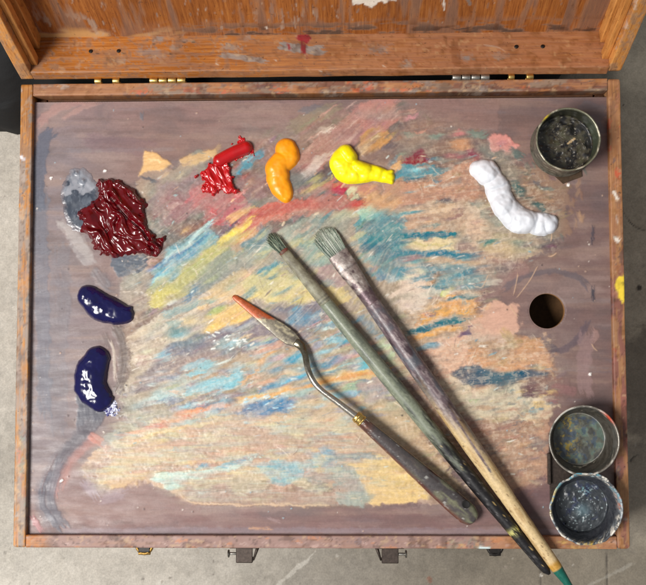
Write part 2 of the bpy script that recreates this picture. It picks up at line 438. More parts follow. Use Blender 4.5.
    S((52, 92, 92), 6, [(507, 180), (518, 190), (532, 203), (552, 214)], .9, .3)
    S((60, 88, 86), 5, [(496, 214), (504, 222), (512, 226)], .7, .4)
    S((84, 78, 84), 6, [(534, 184), (544, 187)], .8, .3)
    S((170, 130, 100), 5, [(540, 196), (556, 206)], .7, .5)
    for i in range(46):
        x, y = rng.uniform(500, 585), rng.uniform(150, 232)
        S([(172, 136, 106), (96, 84, 86), (140, 104, 84), (90, 104, 96)][rng.integers(4)], rng.uniform(1.5, 5),
          [(x, y), (x + rng.uniform(-7, 7), y + rng.uniform(3, 14))], rng.uniform(.35, .7), .4)
    # --- the ochre corner near the dark red
    Q((168, 142, 122), [(138, 176), (150, 168), (178, 166), (196, 160), (213, 150), (208, 166), (186, 182), (160, 200), (138, 200), (134, 184)], .85, .3, 4, h=.7)
    Q((228, 184, 122), [(145, 151), (158, 154), (170, 164), (158, 170), (146, 172), (138, 176), (142, 165)], .96, .08, 1.6, h=.9)
    S((240, 206, 150), 3, [(146, 160), (158, 160), (162, 166)], .7, .4, h=1)
    Q((218, 178, 124), [(180, 160), (188, 154), (214, 149), (216, 154), (204, 163), (184, 167)], .85, .35, 2, h=.9)
    S((146, 148, 136), 4, [(188, 157), (198, 152), (208, 153)], .75, .35)
    S((86, 78, 86), 3.2, [(138, 175), (152, 181), (166, 186)], .9, .15)
    Q((162, 112, 114), [(158, 188), (196, 170), (208, 182), (196, 212), (160, 226), (152, 206)], .75, .3, 5)
    S((140, 126, 120), 14, [(142, 200), (158, 208), (170, 226)], .5, .4)
    Q((204, 96, 98), [(192, 188), (204, 180), (236, 190), (246, 206), (228, 224), (206, 220), (192, 206)], .7, .35, 5, ang=-35)
    S((214, 60, 66), 4, [(198, 196), (212, 196)], .85, .35, h=.8)
    S((214, 74, 78), 3, [(206, 206), (216, 212)], .8, .35, h=.8)
    Q((150, 108, 112), [(236, 176), (262, 174), (268, 196), (244, 200)], .5, .35, 4)
    Q((86, 142, 162), [(233, 172), (240, 162), (258, 150), (264, 153), (250, 168), (240, 176)], .85, .2, 2)
    S((160, 180, 190), 2, [(242, 164), (254, 156)], .7, .4)
    # --- general under-colours of the mixing area
    Q((172, 160, 142), [(128, 345), (160, 300), (205, 270), (260, 240), (340, 215), (404, 205), (478, 200), (520, 236), (500, 262), (480, 300),
                        (430, 340), (360, 400), (300, 430), (200, 440), (130, 430), (118, 390)], .75, .12, 8, ang=-28)
    Q((198, 164, 136), [(430, 200), (530, 232), (546, 252), (500, 268), (476, 300), (480, 330), (545, 338), (552, 372), (470, 392), (420, 350), (400, 300), (404, 214)], .7, .25, 8, ang=-5)
    Q((204, 168, 132), [(80, 468), (100, 446), (124, 430), (200, 408), (330, 396), (380, 392), (430, 440), (470, 502), (190, 503), (150, 480), (108, 492), (88, 484)], .8, .2, 5, ang=-4)
    Q((180, 140, 116), [(420, 392), (470, 386), (520, 396), (548, 404), (546, 470), (530, 488), (476, 503), (440, 440)], .85, .25, 5, ang=-35)
    # slate patch below the dark red and the tan lobe
    Q((156, 142, 128), [(122, 276), (150, 268), (160, 285), (148, 306), (132, 322), (120, 306)], .85, .15, 3)
    Q((82, 92, 104), [(116, 258), (144, 255), (145, 264), (138, 271), (118, 275), (113, 266)], .95, .06, 1.6)
    Q((178, 138, 132), [(146, 256), (157, 256), (155, 270), (147, 272)], .8, .2, 2)
    S((118, 114, 118), 10, [(96, 272), (104, 284)], .6, .3)
    S((128, 104, 98), 12, [(106, 262), (100, 280)], .5, .4)
    Q((168, 162, 160), [(58, 222), (70, 224), (84, 240), (96, 262), (84, 266), (70, 244)], .55, .4, 3)
    # brown-grey arc around the lower blue
    S((106, 92, 88), 11, [(112, 322), (121, 338), (124, 358), (120, 384), (114, 396)], .9, .2)
    S((188, 174, 160), 3, [(108, 338), (113, 350), (114, 372), (118, 388)], .75, .35)
    S((128, 112, 106), 3, [(116, 342), (118, 366)], .7, .3)
    # fan of pale dry strokes
    Q((146, 124, 108), [(122, 318), (150, 304), (176, 300), (150, 330), (128, 346)], .7, .3, 4, ang=-32)
    for i in range(30):
        t = i / 29
        x0, y0 = 124 + 10 * t, 338 + 40 * t + rng.normal(0, 2)
        L = rng.uniform(40, 90)
        S([(196, 180, 158), (168, 152, 138), (214, 196, 176)][i % 3], rng.uniform(1.4, 4), [(x0, y0), (x0 + L, y0 - L * .62)], rng.uniform(.4, .8), .45)
    S((206, 184, 168), 7, [(134, 366), (144, 356), (152, 354)], .85, .45, h=1)
    # grey mauve diagonal band
    Q((128, 122, 130), [(124, 394), (146, 366), (176, 342), (232, 326), (290, 305), (330, 300), (326, 322), (300, 345), (250, 352), (200, 360), (168, 376), (146, 396)], .85, .15, 5, ang=-24)
    S((150, 138, 138), 9, [(150, 384), (190, 364), (240, 346)], .5, .4)
    S((192, 174, 168), 2.6, [(124, 388), (150, 376), (176, 368)], .8, .3)
    S((112, 112, 124), 12, [(170, 352), (215, 338), (260, 330)], .6, .35)
    S((188, 200, 196), 8, [(128, 408), (160, 398), (190, 398)], .65, .45)
    S((164, 186, 188), 14, [(150, 398), (176, 386), (200, 378)], .6, .4)
    # --- blue swatch
    Q((136, 176, 182), [(150, 290), (156, 272), (168, 252), (190, 235), (212, 225), (219, 240), (204, 256), (184, 268), (166, 284), (156, 298)], .9, .15, 3, ang=-38)
    for i in range(44):
        t = rng.random(); x = 158 + 48 * t + rng.normal(0, 4); y = 276 - 42 * t + rng.normal(0, 6); L = rng.uniform(8, 26)
        S([(74, 122, 166), (96, 168, 192), (186, 214, 214), (70, 110, 150), (140, 196, 202)][rng.integers(5)], rng.uniform(1.2, 4.5),
          [(x - L/2, y + L*.4), (x + L/2, y - L*.4)], rng.uniform(.5, .9), .3, h=.8)
    Q((76, 118, 160), [(174, 258), (186, 244), (202, 246), (196, 256), (180, 264)], .7, .3, 3, ang=-38)
    Q((214, 220, 212), [(168, 266), (176, 260), (176, 267)], .95, .05, 1, h=1)
    S((206, 212, 176), 3, [(156, 282), (164, 277), (172, 268)], .8, .3, h=.9)
    S((226, 184, 122), 3, [(180, 230), (190, 227)], .8, .4)
    # --- olive-yellow long stroke
    S((178, 166, 112), 26, [(150, 304), (195, 268), (240, 236), (262, 222)], .8, .25, h=.6)
    S((204, 188, 108), 12, [(146, 308), (186, 276), (222, 246), (250, 224)], .9, .2, h=.7)
    S((232, 200, 92), 7, [(216, 250), (236, 230), (256, 214)], .9, .3, h=.8)
    S((166, 178, 104), 8, [(182, 278), (198, 266), (212, 256)], .75, .35)
    S((152, 150, 128), 14, [(196, 284), (220, 266), (244, 246)], .7, .3)
    S((226, 170, 112), 7, [(222, 224), (240, 214), (262, 206)], .8, .4)
    Q((224, 188, 138), [(214, 282), (228, 274), (246, 272), (244, 296), (222, 302), (204, 310), (198, 302)], .85, .4, 4, h=.9, ang=-35)
    S((106, 132, 150), 9, [(178, 302), (192, 292), (204, 288)], .8, .3)
    S((214, 212, 204), 4, [(166, 306), (176, 300)], .8, .35, h=.9)
    S((124, 156, 158), 8, [(160, 318), (190, 306), (216, 300)], .6, .45)
    S((128, 158, 156), 7, [(166, 326), (184, 322)], .6, .4)
    S((98, 134, 140), 6, [(172, 334), (184, 330)], .8, .3)
    Q((230, 190, 112), [(200, 334), (206, 326), (218, 308), (234, 304), (248, 300), (250, 318), (234, 326), (220, 331)], .9, .2, 3, ang=-28, h=.8)
    S((166, 178, 112), 6, [(208, 316), (222, 308), (232, 314)], .75, .35)
    S((222, 196, 148), 8, [(180, 322), (200, 316)], .7, .4)
    Q((128, 164, 170), [(214, 344), (234, 330), (250, 332), (246, 348), (222, 352)], .7, .35, 4)
    for i in range(12):
        x, y = rng.uniform(206, 256), rng.uniform(330, 348)
        S((224, 230, 228), 1.8, [(x, y), (x + rng.uniform(3, 8), y - rng.uniform(-2, 4))], .85, .25, h=1.2)
    # --- light blue accents left-centre
    Q((128, 190, 206), [(181, 378), (200, 364), (214, 359), (212, 366), (196, 374)], .92, .1, 1.5, ang=-25)
    Q((132, 186, 200), [(185, 386), (200, 382), (222, 376), (242, 370), (240, 382), (214, 390), (188, 394)], .85, .2, 2, ang=-18)
    S((208, 222, 220), 3, [(206, 366), (222, 362), (240, 354)], .8, .4, h=.9)
    S((110, 168, 184), 6, [(224, 374), (244, 366)], .8, .3)
    Q((114, 124, 146), [(176, 406), (196, 396), (240, 390), (244, 402), (214, 410), (184, 412)], .6, .4, 3, ang=-15)
    for i in range(60):
        x, y = rng.uniform(140, 250), rng.uniform(376, 416); L = rng.uniform(8, 30)
        S([(186, 206, 206), (118, 132, 156), (204, 178, 160), (110, 160, 180), (170, 154, 158)][rng.integers(5)], rng.uniform(1, 3.2),
          [(x, y), (x + L, y - L * rng.uniform(.18, .4))], rng.uniform(.45, .85), .35, h=.8)
    # --- red swath
    S((206, 150, 112), 18, [(226, 250), (246, 232), (268, 218)], .6, .35)
    S((196, 98, 84), 14, [(236, 232), (262, 214), (292, 205), (330, 202), (368, 207)], .88, .22, h=.6)
    S((204, 124, 104), 9, [(232, 240), (262, 222), (300, 212), (346, 212)], .75, .35)
    S((178, 84, 82), 6, [(252, 218), (284, 206), (318, 200)], .7, .35)
    S((214, 168, 96), 5, [(214, 252), (240, 236), (258, 226)], .8, .35)
    S((206, 132, 112), 9, [(300, 190), (340, 186), (384, 192)], .6, .45)
    S((228, 190, 92), 5, [(300, 192), (318, 184), (332, 176)], .8, .4)
    S((216, 190, 110), 5, [(304, 184), (322, 174)], .6, .4)
    Q((186, 60, 76), [(331, 184), (342, 181), (346, 188), (341, 196), (332, 192)], .9, .1, 1.5)
    Q((216, 208, 170), [(346, 186), (356, 186), (358, 196), (348, 198)], .7, .4, 2)
    S((196, 160, 110), 8, [(356, 196), (384, 198), (404, 204)], .7, .4, h=.8)
    Q((212, 160, 118), [(360, 192), (392, 190), (402, 200), (388, 210), (362, 210)], .7, .35, 4)
    # --- between and around the brushes, upper
    Q((120, 138, 140), [(242, 240), (262, 226), (272, 234), (270, 246), (250, 254)], .85, .2, 3, ang=-35)
    S((176, 172, 156), 10, [(244, 262), (268, 246), (300, 226), (330, 216)], .7, .35)
    S((206, 176, 154), 4.5, [(240, 278), (262, 262), (282, 248)], .85, .3)
    S((206, 170, 148), 4, [(288, 242), (304, 226), (318, 214)], .85, .3)
    S((120, 140, 142), 3.5, [(312, 232), (328, 216), (336, 208)], .8, .3)
    S((198, 184, 152), 12, [(330, 222), (356, 212), (378, 214)], .8, .3)
    Q((218, 198, 134), [(240, 280), (256, 272), (300, 274), (322, 292), (300, 304), (246, 300)], .85, .3, 4, ang=-20, h=.9)
    S((110, 154, 158), 7, [(258, 276), (276, 266), (286, 264)], .8, .35)
    S((96, 140, 152), 4, [(262, 280), (280, 274)], .75, .35)
    S((196, 176, 142), 9, [(250, 268), (276, 256)], .5, .4)
    Q((152, 170, 154), [(298, 244), (318, 236), (330, 250), (338, 264), (310, 262)], .75, .3, 3)
    S((112, 150, 154), 5, [(304, 266), (330, 262)], .65, .4)
    Q((174, 144, 144), [(312, 266), (334, 262), (350, 282), (330, 286)], .7, .35, 3)
    Q((216, 192, 132), [(322, 286), (344, 284), (352, 296), (336, 304)], .8, .3, 3)
    S((88, 136, 160), 7, [(284, 326), (294, 316), (304, 302)], .8, .3)
    S((104, 150, 170), 5, [(292, 302), (304, 296)], .7, .3)
    Q((96, 132, 160), [(282, 318), (300, 308), (310, 318), (296, 330)], .6, .35, 3)
    for i in range(34):
        x, y = rng.uniform(300, 345), rng.uniform(312, 344); L = rng.uniform(5, 16)
        S([(194, 216, 216), (110, 166, 180), (190, 150, 156), (222, 216, 208), (84, 112, 140)][rng.integers(5)], rng.uniform(1.1, 3.2),
          [(x, y), (x + L, y - L * rng.uniform(.15, .7))], rng.uniform(.55, .9), .3, h=1)
    Q((124, 118, 132), [(240, 322), (262, 316), (288, 330), (276, 348), (244, 352)], .65, .15, 4)
    # --- middle horizontals
    for i in range(150):
        x, y = rng.uniform(236, 380), rng.uniform(342, 418); L = rng.uniform(10, 44)
        S([(112, 164, 180), (218, 168, 142), (164, 152, 168), (206, 192, 156), (92, 142, 166), (196, 150, 140), (170, 190, 184)][rng.integers(7)],
          rng.uniform(1.4, 5.5), [(x, y), (x + L/2, y - L * .12), (x + L, y - L * rng.uniform(.12, .42))], rng.uniform(.45, .85), .38, h=.7)
    S((212, 152, 100), 4, [(250, 376), (262, 360), (276, 349)], .9, .2)
    S((208, 160, 116), 3, [(236, 384), (254, 372), (262, 364)], .7, .3)
    S((84, 148, 172), 8, [(284, 364), (296, 356), (304, 350)], .9, .2)
    S((116, 186, 206), 4, [(278, 386), (294, 378), (314, 368)], .9, .25, h=.8)
    S((126, 182, 196), 5, [(240, 372), (258, 368), (276, 358)], .6, .4)
    S((214, 178, 128), 9, [(232, 402), (276, 394), (320, 382), (390, 370)], .88, .25, h=.7)
    S((216, 152, 92), 4, [(300, 390), (340, 378), (392, 368)], .8, .3)
    S((206, 200, 140), 5, [(238, 400), (270, 394)], .7, .35)
    Q((78, 128, 164), [(236, 410), (256, 400), (282, 396), (300, 400), (286, 410), (262, 418), (240, 420)], .8, .3, 4, ang=-12)
    for i in range(36):
        x, y = rng.uniform(226, 300), rng.uniform(398, 428); L = rng.uniform(5, 18)
        S([(150, 204, 222), (66, 116, 156), (96, 160, 190), (210, 224, 222), (104, 96, 130)][rng.integers(5)], rng.uniform(1.2, 4),
          [(x, y), (x + L, y - L * rng.uniform(0, .3))], rng.uniform(.5, .9), .3, h=1)
    Q((150, 182, 152), [(344, 386), (356, 382), (360, 392), (352, 400), (342, 396)], .75, .25, 2)
    Q((170, 152, 148), [(356, 384), (380, 376), (404, 396), (388, 402), (364, 400)], .8, .2, 3)
    Q((196, 170, 138), [(292, 402), (336, 392), (362, 400), (400, 402), (424, 430), (400, 448), (330, 430), (296, 424)], .7, .3, 4, ang=-3)
    Q((104, 182, 194), [(356, 356), (366, 354), (372, 366), (360, 370)], .75, .2, 2)
    S((222, 186, 116), 3, [(352, 374), (376, 368)], .85, .2)
    S((196, 206, 166), 9, [(376, 338), (392, 358), (408, 378)], .8, .3)
    S((104, 134, 150), 8, [(362, 318), (374, 334)], .8, .25)
    S((200, 150, 130), 8, [(398, 362), (410, 376)], .6, .35)
    # --- right of the second brush: teals
    Q((86, 142, 148), [(352, 222), (368, 214), (404, 222), (406, 244), (402, 264), (386, 276), (368, 262), (352, 240)], .9, .15, 4, ang=5)
    Q((56, 108, 126), [(358, 238), (384, 236), (396, 252), (380, 262), (364, 254)], .75, .3, 4, ang=5)
    Q((88, 108, 112), [(362, 224), (372, 220), (378, 234), (366, 240)], .7, .3, 3)
    Q((170, 198, 176), [(354, 212), (372, 206), (382, 214), (370, 222), (358, 222)], .8, .3, 3)
    Q((188, 152, 128), [(402, 206), (462, 202), (470, 212), (456, 232), (404, 234)], .8, .3, 4, ang=-12)
    S((218, 184, 154), 5, [(398, 214), (430, 210), (462, 206)], .7, .45, h=.9)
    S((156, 118, 110), 4, [(438, 222), (456, 214), (466, 206)], .75, .35)
    S((150, 112, 100), 1.6, [(394, 220), (430, 218), (442, 220)], .85, .15)
    S((58, 124, 132), 6, [(366, 240), (400, 236), (460, 234)], .92, .22, h=.6)
    Q((218, 198, 158), [(402, 240), (456, 238), (456, 252), (412, 250)], .9, .25, 2, ang=0, h=.9)
    S((180, 168, 110), 2.6, [(406, 243), (440, 244), (454, 247)], .6, .4)
    S((90, 128, 140), 6.5, [(382, 256), (430, 253), (484, 256)], .85, .3)
    S((152, 130, 134), 7, [(384, 266), (404, 261), (428, 257)], .9, .2)
    S((80, 138, 156), 12, [(380, 276), (404, 272)], .85, .3)
    S((104, 146, 158), 10, [(424, 272), (452, 268), (488, 272)], .75, .4)
    Q((216, 194, 178), [(410, 266), (422, 260), (430, 276), (430, 300), (424, 312), (398, 308), (392, 296), (402, 282)], .92, .2, 4, ang=-30, h=.8)
    S((206, 212, 210), 5, [(386, 274), (396, 280)], .8, .35, h=.9)
    Q((150, 126, 122), [(455, 246), (464, 234), (476, 238), (476, 260), (462, 262)], .75, .3, 3, ang=-45)
    Q((214, 178, 152), [(464, 200), (482, 208), (484, 240), (474, 246), (466, 232)], .85, .2, 3, h=.7)
    Q((124, 160, 164), [(430, 276), (470, 272), (482, 284), (452, 292), (432, 292)], .7, .4, 4, ang=-10)
    S((168, 144, 158), 5, [(440, 290), (468, 284)], .7, .4)
    S((204, 206, 84), 4, [(439, 294), (452, 291)], .95, .15)
    S((88, 122, 120), 6, [(450, 298), (480, 293)], .85, .3)
    S((226, 166, 108), 12, [(432, 312), (456, 306), (484, 303)], .85, .35, h=.7)
    S((220, 160, 84), 8, [(416, 320), (440, 314), (472, 310)], .85, .3, h=.7)
    S((84, 120, 122), 7, [(402, 332), (430, 326), (468, 319)], .92, .2)
    S((216, 160, 98), 7, [(410, 338), (436, 331), (462, 328)], .85, .35)
    Q((218, 172, 148), [(418, 342), (456, 338), (472, 320), (494, 300), (516, 306), (520, 330), (490, 345), (480, 368), (452, 384), (440, 376)], .85, .25, 5, ang=-20)
    Q((126, 92, 108), [(456, 340), (462, 331), (471, 321), (469, 336)], .92, .1, 1.2)
    S((128, 160, 172), 7, [(420, 348), (436, 344)], .8, .35)
    S((214, 110, 96), 4, [(462, 356), (490, 352)], .5, .45)
    Q((216, 196, 168), [(434, 384), (452, 378), (478, 388), (512, 386), (526, 398), (560, 404), (536, 424), (470, 416), (446, 404)], .8, .3, 5, ang=-20, h=.9)
    # --- around the hole
    Q((194, 168, 132), [(480, 240), (498, 235), (528, 240), (534, 252), (510, 260), (482, 254)], .75, .35, 4, h=.7)
    S((170, 134, 104), 5, [(488, 232), (520, 236), (552, 230)], .75, .4)
    S((76, 128, 118), 5, [(481, 247), (490, 242), (498, 239)], .85, .3)
    S((110, 132, 120), 5, [(514, 242), (524, 244)], .5, .4)
    Q((150, 116, 110), [(478, 256), (520, 258), (530, 268), (510, 286), (492, 300), (476, 300)], .6, .35, 5)
    S((98, 90, 96), 6, [(500, 292), (520, 278), (552, 271), (580, 278), (592, 294)], .7, .35, h=.2)
    S((54, 56, 68), 3, [(592.5, 282), (593, 305)], .9, .25)
    S((62, 60, 72), 3.5, [(593, 222), (592, 246)], .8, .35)
    S((94, 80, 88), 7, [(588, 318), (578, 338), (562, 350), (544, 352)], .8, .3, h=.2)
    S((84, 76, 86), 9, [(544, 344), (556, 350)], .7, .35)
    Q((202, 148, 110), [(470, 342), (520, 336), (544, 346), (552, 356), (554, 372), (520, 372), (480, 366), (462, 356)], .85, .25, 4, ang=-2, h=.6)
    S((196, 164, 108), 8, [(504, 330), (512, 344)], .6, .4)
    Q((92, 98, 108), [(452, 374), (466, 368), (482, 366), (500, 370), (528, 370), (548, 374), (530, 378), (508, 384), (484, 386), (458, 384)], .95, .08, 2, ang=0)
    S((214, 184, 150), 2.2, [(497, 378), (504, 372), (510, 371)], .85, .25, h=.9)
    S((142, 154, 140), 5, [(528, 364), (546, 370)], .75, .3)
    Q((126, 98, 94), [(514, 380), (540, 376), (568, 378), (572, 392), (556, 400), (528, 396)], .85, .15, 3)
    S((152, 124, 122), 14, [(588, 328), (584, 360), (586, 402)], .55, .35, h=.15)
    S((164, 130, 122), 5, [(592, 326), (595, 336), (590, 344)], .6, .3)
    S((150, 104, 104), 10, [(556, 388), (572, 392)], .4, .4)
    for i in range(26):
        x, y = rng.uniform(476, 545), rng.uniform(390, 420)
        S([(216, 196, 158), (150, 170, 168), (196, 156, 124), (120, 136, 140), (226, 190, 130)][rng.integers(5)], rng.uniform(1.5, 5),
          [(x, y), (x + rng.uniform(4, 16), y + rng.uniform(-7, 7))], rng.uniform(.5, .85), .35, h=.9)
    # --- lower right brown scuffs
    for i in range(210):
        x, y = rng.uniform(436, 546), rng.uniform(404, 498)
        if y > 520 - (x - 440) * .25 or x < 434 + (y - 404) * .75: continue
        L = rng.uniform(5, 20); a = math.radians(rng.choice([-40, -25, 10]) + rng.normal(0, 8))
        S([(206, 160, 128), (128, 118, 110), (176, 126, 104), (196, 150, 118), (110, 104, 106)][rng.integers(5)], rng.uniform(1, 3.6),
          [(x, y), (x + L * math.cos(a), y + L * math.sin(a))], rng.uniform(.4, .8), .35, h=.7)
    S((116, 106, 108), 12, [(524, 440), (540, 446), (548, 456)], .55, .4)
    S((112, 84, 86), 26, [(500, 508), (540, 494), (552, 470)], .65, .25, h=.1)
    S((170, 110, 92), 14, [(464, 420), (484, 430)], .5, .4)
    # --- lower left: dark arc, red edge, lilac cloud
    Q((138, 108, 102), [(52, 478), (70, 460), (100, 460), (150, 484), (200, 504), (200, 524), (80, 524), (58, 506)], .6, .15, 6, ang=0, h=.1)
    S((176, 112, 102), 9, [(96, 430), (76, 446), (62, 462), (54, 482), (54, 500)], .8, .3, h=.25, soft=2)
    Q((72, 74, 86), [(76, 388), (92, 396), (104, 404), (106, 414), (100, 424), (90, 432), (84, 438), (76, 432), (77, 410)], .92, .08, 2, ang=80)
    S((98, 88, 94), 22, [(88, 428), (66, 452), (50, 480), (46, 504), (62, 530)], .75, .05, .3, .15, soft=6)
    S((82, 76, 84), 16, [(96, 416), (84, 434), (68, 452), (56, 470)], .9, .05, .3, .2, soft=4)
    S((84, 78, 86), 9, [(56, 466), (47, 484), (48, 504), (62, 528)], .5, .1, .3, .1, soft=4); S((164, 112, 102), 9, [(98, 436), (80, 452), (66, 470), (60, 492)], .7, .15, .3, .15, soft=4)
    S((82, 82, 94), 6, [(54, 468), (44, 482), (41, 500), (50, 518), (66, 532)], .75, .35)
    S((96, 94, 104), 8, [(62, 456), (54, 476), (50, 496), (56, 516), (72, 530)], .7, .35)
    S((170, 110, 112), 6, [(30, 512), (36, 522), (44, 533)], .75, .3)
    S((96, 62, 62), 1.2, [(60, 448), (46, 474), (40, 498)], .8, .2)
    S((158, 142, 150), 12, [(80, 476), (90, 488), (98, 500)], .6, .3, h=.2, soft=3)
    S((152, 132, 138), 10, [(96, 500), (112, 496), (130, 488)], .6, .3, h=.2, soft=3)
    S((198, 128, 110), 8, [(92, 436), (106, 448)], .6, .4)
    Q((216, 180, 126), [(96, 470), (110, 456), (142, 444), (166, 440), (176, 452), (148, 470), (140, 480), (112, 490), (96, 486)], .75, .4, 4, ang=-10, h=.8)
    S((152, 150, 148), 12, [(100, 446), (114, 436), (128, 428)], .7, .4)
    S((226, 132, 98), 6, [(122, 434), (150, 426), (184, 420), (200, 414)], .85, .35, h=.8)
    S((228, 148, 104), 4, [(170, 416), (205, 408), (240, 404)], .75, .4)
    S((228, 190, 112), 5, [(124, 446), (160, 432), (196, 426)], .75, .4, h=.8)
    for i in range(190):
        x, y = rng.uniform(104, 340), rng.uniform(414, 474)
        if y - 414 < (150 - x) * .6: continue
        L = rng.uniform(12, 50)
        S([(220, 176, 134), (186, 168, 146), (206, 190, 150), (168, 140, 128), (162, 186, 184), (214, 152, 118), (226, 196, 130)][rng.integers(7)],
          rng.uniform(1, 4), [(x, y), (x + L * .5, y - rng.uniform(-1, 3)), (x + L, y - rng.uniform(-2, 8))], rng.uniform(.35, .75), .42, h=.6)
    Q((176, 206, 196), [(150, 478), (164, 473), (186, 476), (180, 488), (172, 492), (162, 484)], .85, .3, 2.5, h=.8)
    S((184, 208, 196), 7, [(154, 478), (190, 474), (226, 468), (262, 456)], .8, .4, h=.9)
    S((108, 168, 188), 5, [(194, 467), (208, 463)], .85, .3)
    S((110, 170, 188), 5, [(216, 468), (234, 462), (252, 456)], .85, .3)
    S((112, 166, 186), 6, [(236, 462), (252, 458)], .7, .35)
    Q((160, 130, 114), [(180, 486), (196, 480), (240, 478), (300, 484), (352, 486), (404, 484), (470, 492), (466, 503), (300, 505), (204, 504), (190, 500)], .85, .2, 2, ang=0, h=.3)
    S((212, 178, 142), 2.2, [(178, 490), (188, 499), (204, 503.5), (260, 504.5), (340, 504)], .8, .3, h=.8)
    for i in range(14):
        x = 184 + i * 8; S((216, 182, 140), 1.5, [(x, 478), (x + rng.uniform(-3, 4), 478 + rng.uniform(5, 14))], .6, .3)
    # bottom-centre blue and grey patches
    Q((128, 176, 186), [(258, 464), (300, 459), (303, 478), (288, 485), (277, 485), (266, 472)], .9, .22, 3, ang=0)
    Q((128, 168, 178), [(300, 462), (320, 458), (334, 466), (326, 478), (304, 474)], .6, .35, 3)
    S((118, 164, 184), 12, [(324, 450), (332, 460)], .85, .3)
    S((132, 170, 184), 7, [(308, 452), (316, 456)], .7, .35)
    Q((142, 132, 124), [(306, 476), (318, 472), (334, 474), (326, 488), (316, 491)], .85, .2, 3)
    S((140, 150, 150), 7, [(320, 460), (350, 457), (384, 456)], .75, .35)
    Q((224, 188, 126), [(346, 463), (392, 458), (420, 478), (430, 500), (372, 504), (360, 486)], .9, .25, 3, ang=0, h=.6)
    Q((150, 160, 152), [(334, 462), (349, 464), (360, 480), (370, 498), (362, 508), (340, 504), (334, 486)], .85, .25, 2.5, ang=68)
    S((176, 190, 178), 5, [(356, 478), (366, 494)], .7, .4)
    S((214, 190, 120), 6, [(312, 466), (326, 472)], .6, .4)
    S((214, 180, 150), 2, [(266, 478), (280, 487), (300, 483)], .6, .35)
    S((46, 26, 36), 2.6, [(311, 442.5), (316, 441), (322, 440)], .98, 0, h=1.5)
    S((60, 42, 36), 2.2, [(260, 481), (263, 481)], .9, 0, h=1)
    # bottom strip
    S((140, 124, 132), 6, [(60, 531), (250, 530), (480, 531), (600, 533)], .5, .4, h=.15)
    S((206, 156, 116), 2.5, [(246, 528), (274, 528)], .7, .4)
    S((118, 84, 82), 12, [(160, 520), (300, 521), (460, 520)], .4, .4, h=.1)
    S((158, 132, 130), 3, [(268, 516), (276, 520), (284, 523)], .6, .4)
    # wood-orange little dab and specks
    S((182, 112, 36), 5, [(436, 273), (433, 283)], .98, .05, h=2.2)
    # ---------------- fine brush traffic over the whole mixing area
    zone = np.array([(130, 190), (200, 158), (330, 112), (400, 102), (480, 130), (560, 190), (556, 250), (500, 276), (480, 330), (550, 340), (560, 380), (548, 400),
                     (540, 480), (500, 488), (470, 502), (190, 502), (150, 478), (100, 488), (84, 470), (112, 430), (126, 350), (122, 290)], float)
    nx, ny = len(cv.x0), len(cv.y0)
    for i in range(2300):
        x, y = rng.uniform(85, 560), rng.uniform(105, 502)
        if not inside(np.array([x]), np.array([y]), zone)[0]: continue
        a = -38 if y < 270 else (-38 + (y - 270) * .2 if y < 430 else -6)
        if x > 410: a = -10 + rng.normal(0, 14)
        a = math.radians(a + rng.normal(0, 9)); L = rng.uniform(4, 20)
        sx, sy = x + rng.normal(0, 9), y + rng.normal(0, 6)
        ix = int(np.clip(np.searchsorted(cv.x0, sx), 0, nx - 1)); iy = int(np.clip(np.searchsorted(cv.y0, sy), 0, ny - 1))
        c = cv.C[iy, ix]; c = np.where(c < .0031, c * 12.92, 1.055 * np.maximum(c, 1e-4) ** (1 / 2.4) - .055) * 255
        t = rng.random()
        c = c * rng.uniform(.86, 1.08) + (rng.normal(0, 7, 3) if t < .7 else (np.array([232, 214, 190]) - c) * .3)
        S(np.clip(c, 10, 250), rng.uniform(1.2, 5.), [(x, y), (x + L * math.cos(a), y + L * math.sin(a))], rng.uniform(.3, .7), .4, h=rng.uniform(.2, 1.))
    # a second coat of the clearest colours
    for i in range(150):
        g = [((352, 406), (214, 276), [(78, 140, 150), (58, 112, 128), (110, 164, 168), (88, 130, 140)], -5), ((244, 345), (240, 300), [(116, 150, 154), (128, 150, 144), (214, 196, 140), (166, 178, 160)], -32),
             ((280, 380), (305, 420), [(110, 164, 184), (150, 190, 200), (150, 150, 174), (92, 140, 166)], -18), ((150, 250), (330, 415), [(140, 182, 196), (122, 128, 146), (160, 190, 196), (188, 196, 196)], -24),
             ((404, 486), (252, 300), [(104, 148, 160), (128, 164, 168), (216, 200, 184), (88, 128, 140)], -6)][i % 5]
        x, y = rng.uniform(*g[0]), rng.uniform(*g[1]); L = rng.uniform(12, 34); a = math.radians(g[3] + rng.normal(0, 8))
        S(g[2][rng.integers(4)], rng.uniform(2.5, 8), [(x, y), (x + L * math.cos(a), y + L * math.sin(a))], rng.uniform(.4, .75), .4, h=.6)
    S((58, 124, 132), 5, [(366, 240), (400, 236), (460, 234)], .85, .25, h=.6); S((84, 126, 140), 5, [(382, 256), (430, 253), (482, 256)], .8, .3)
    S((76, 116, 120), 6, [(402, 332), (430, 326), (468, 319)], .85, .2); S((188, 100, 86), 11, [(236, 232), (262, 214), (292, 205), (330, 202), (368, 207)], .7, .3, h=.6)
    Q((138, 184, 194), [(181, 378), (200, 364), (214, 359), (212, 366), (196, 374)], .85, .15, 2, ang=-25); Q((140, 182, 192), [(185, 386), (200, 382), (222, 376), (242, 370), (240, 380), (214, 389), (188, 394)], .7, .25, 2, ang=-18)
    Q((72, 120, 160), [(240, 410), (256, 401), (282, 397), (298, 400), (286, 408), (262, 416)], .65, .35, 4, ang=-12); S((78, 146, 172), 7, [(284, 364), (296, 356), (304, 350)], .8, .2)
    S((190, 178, 112), 9, [(146, 308), (186, 276), (222, 246), (250, 224)], .6, .35, h=.7); S((236, 204, 96), 5, [(220, 247), (236, 231), (256, 215)], .8, .3, h=.8)
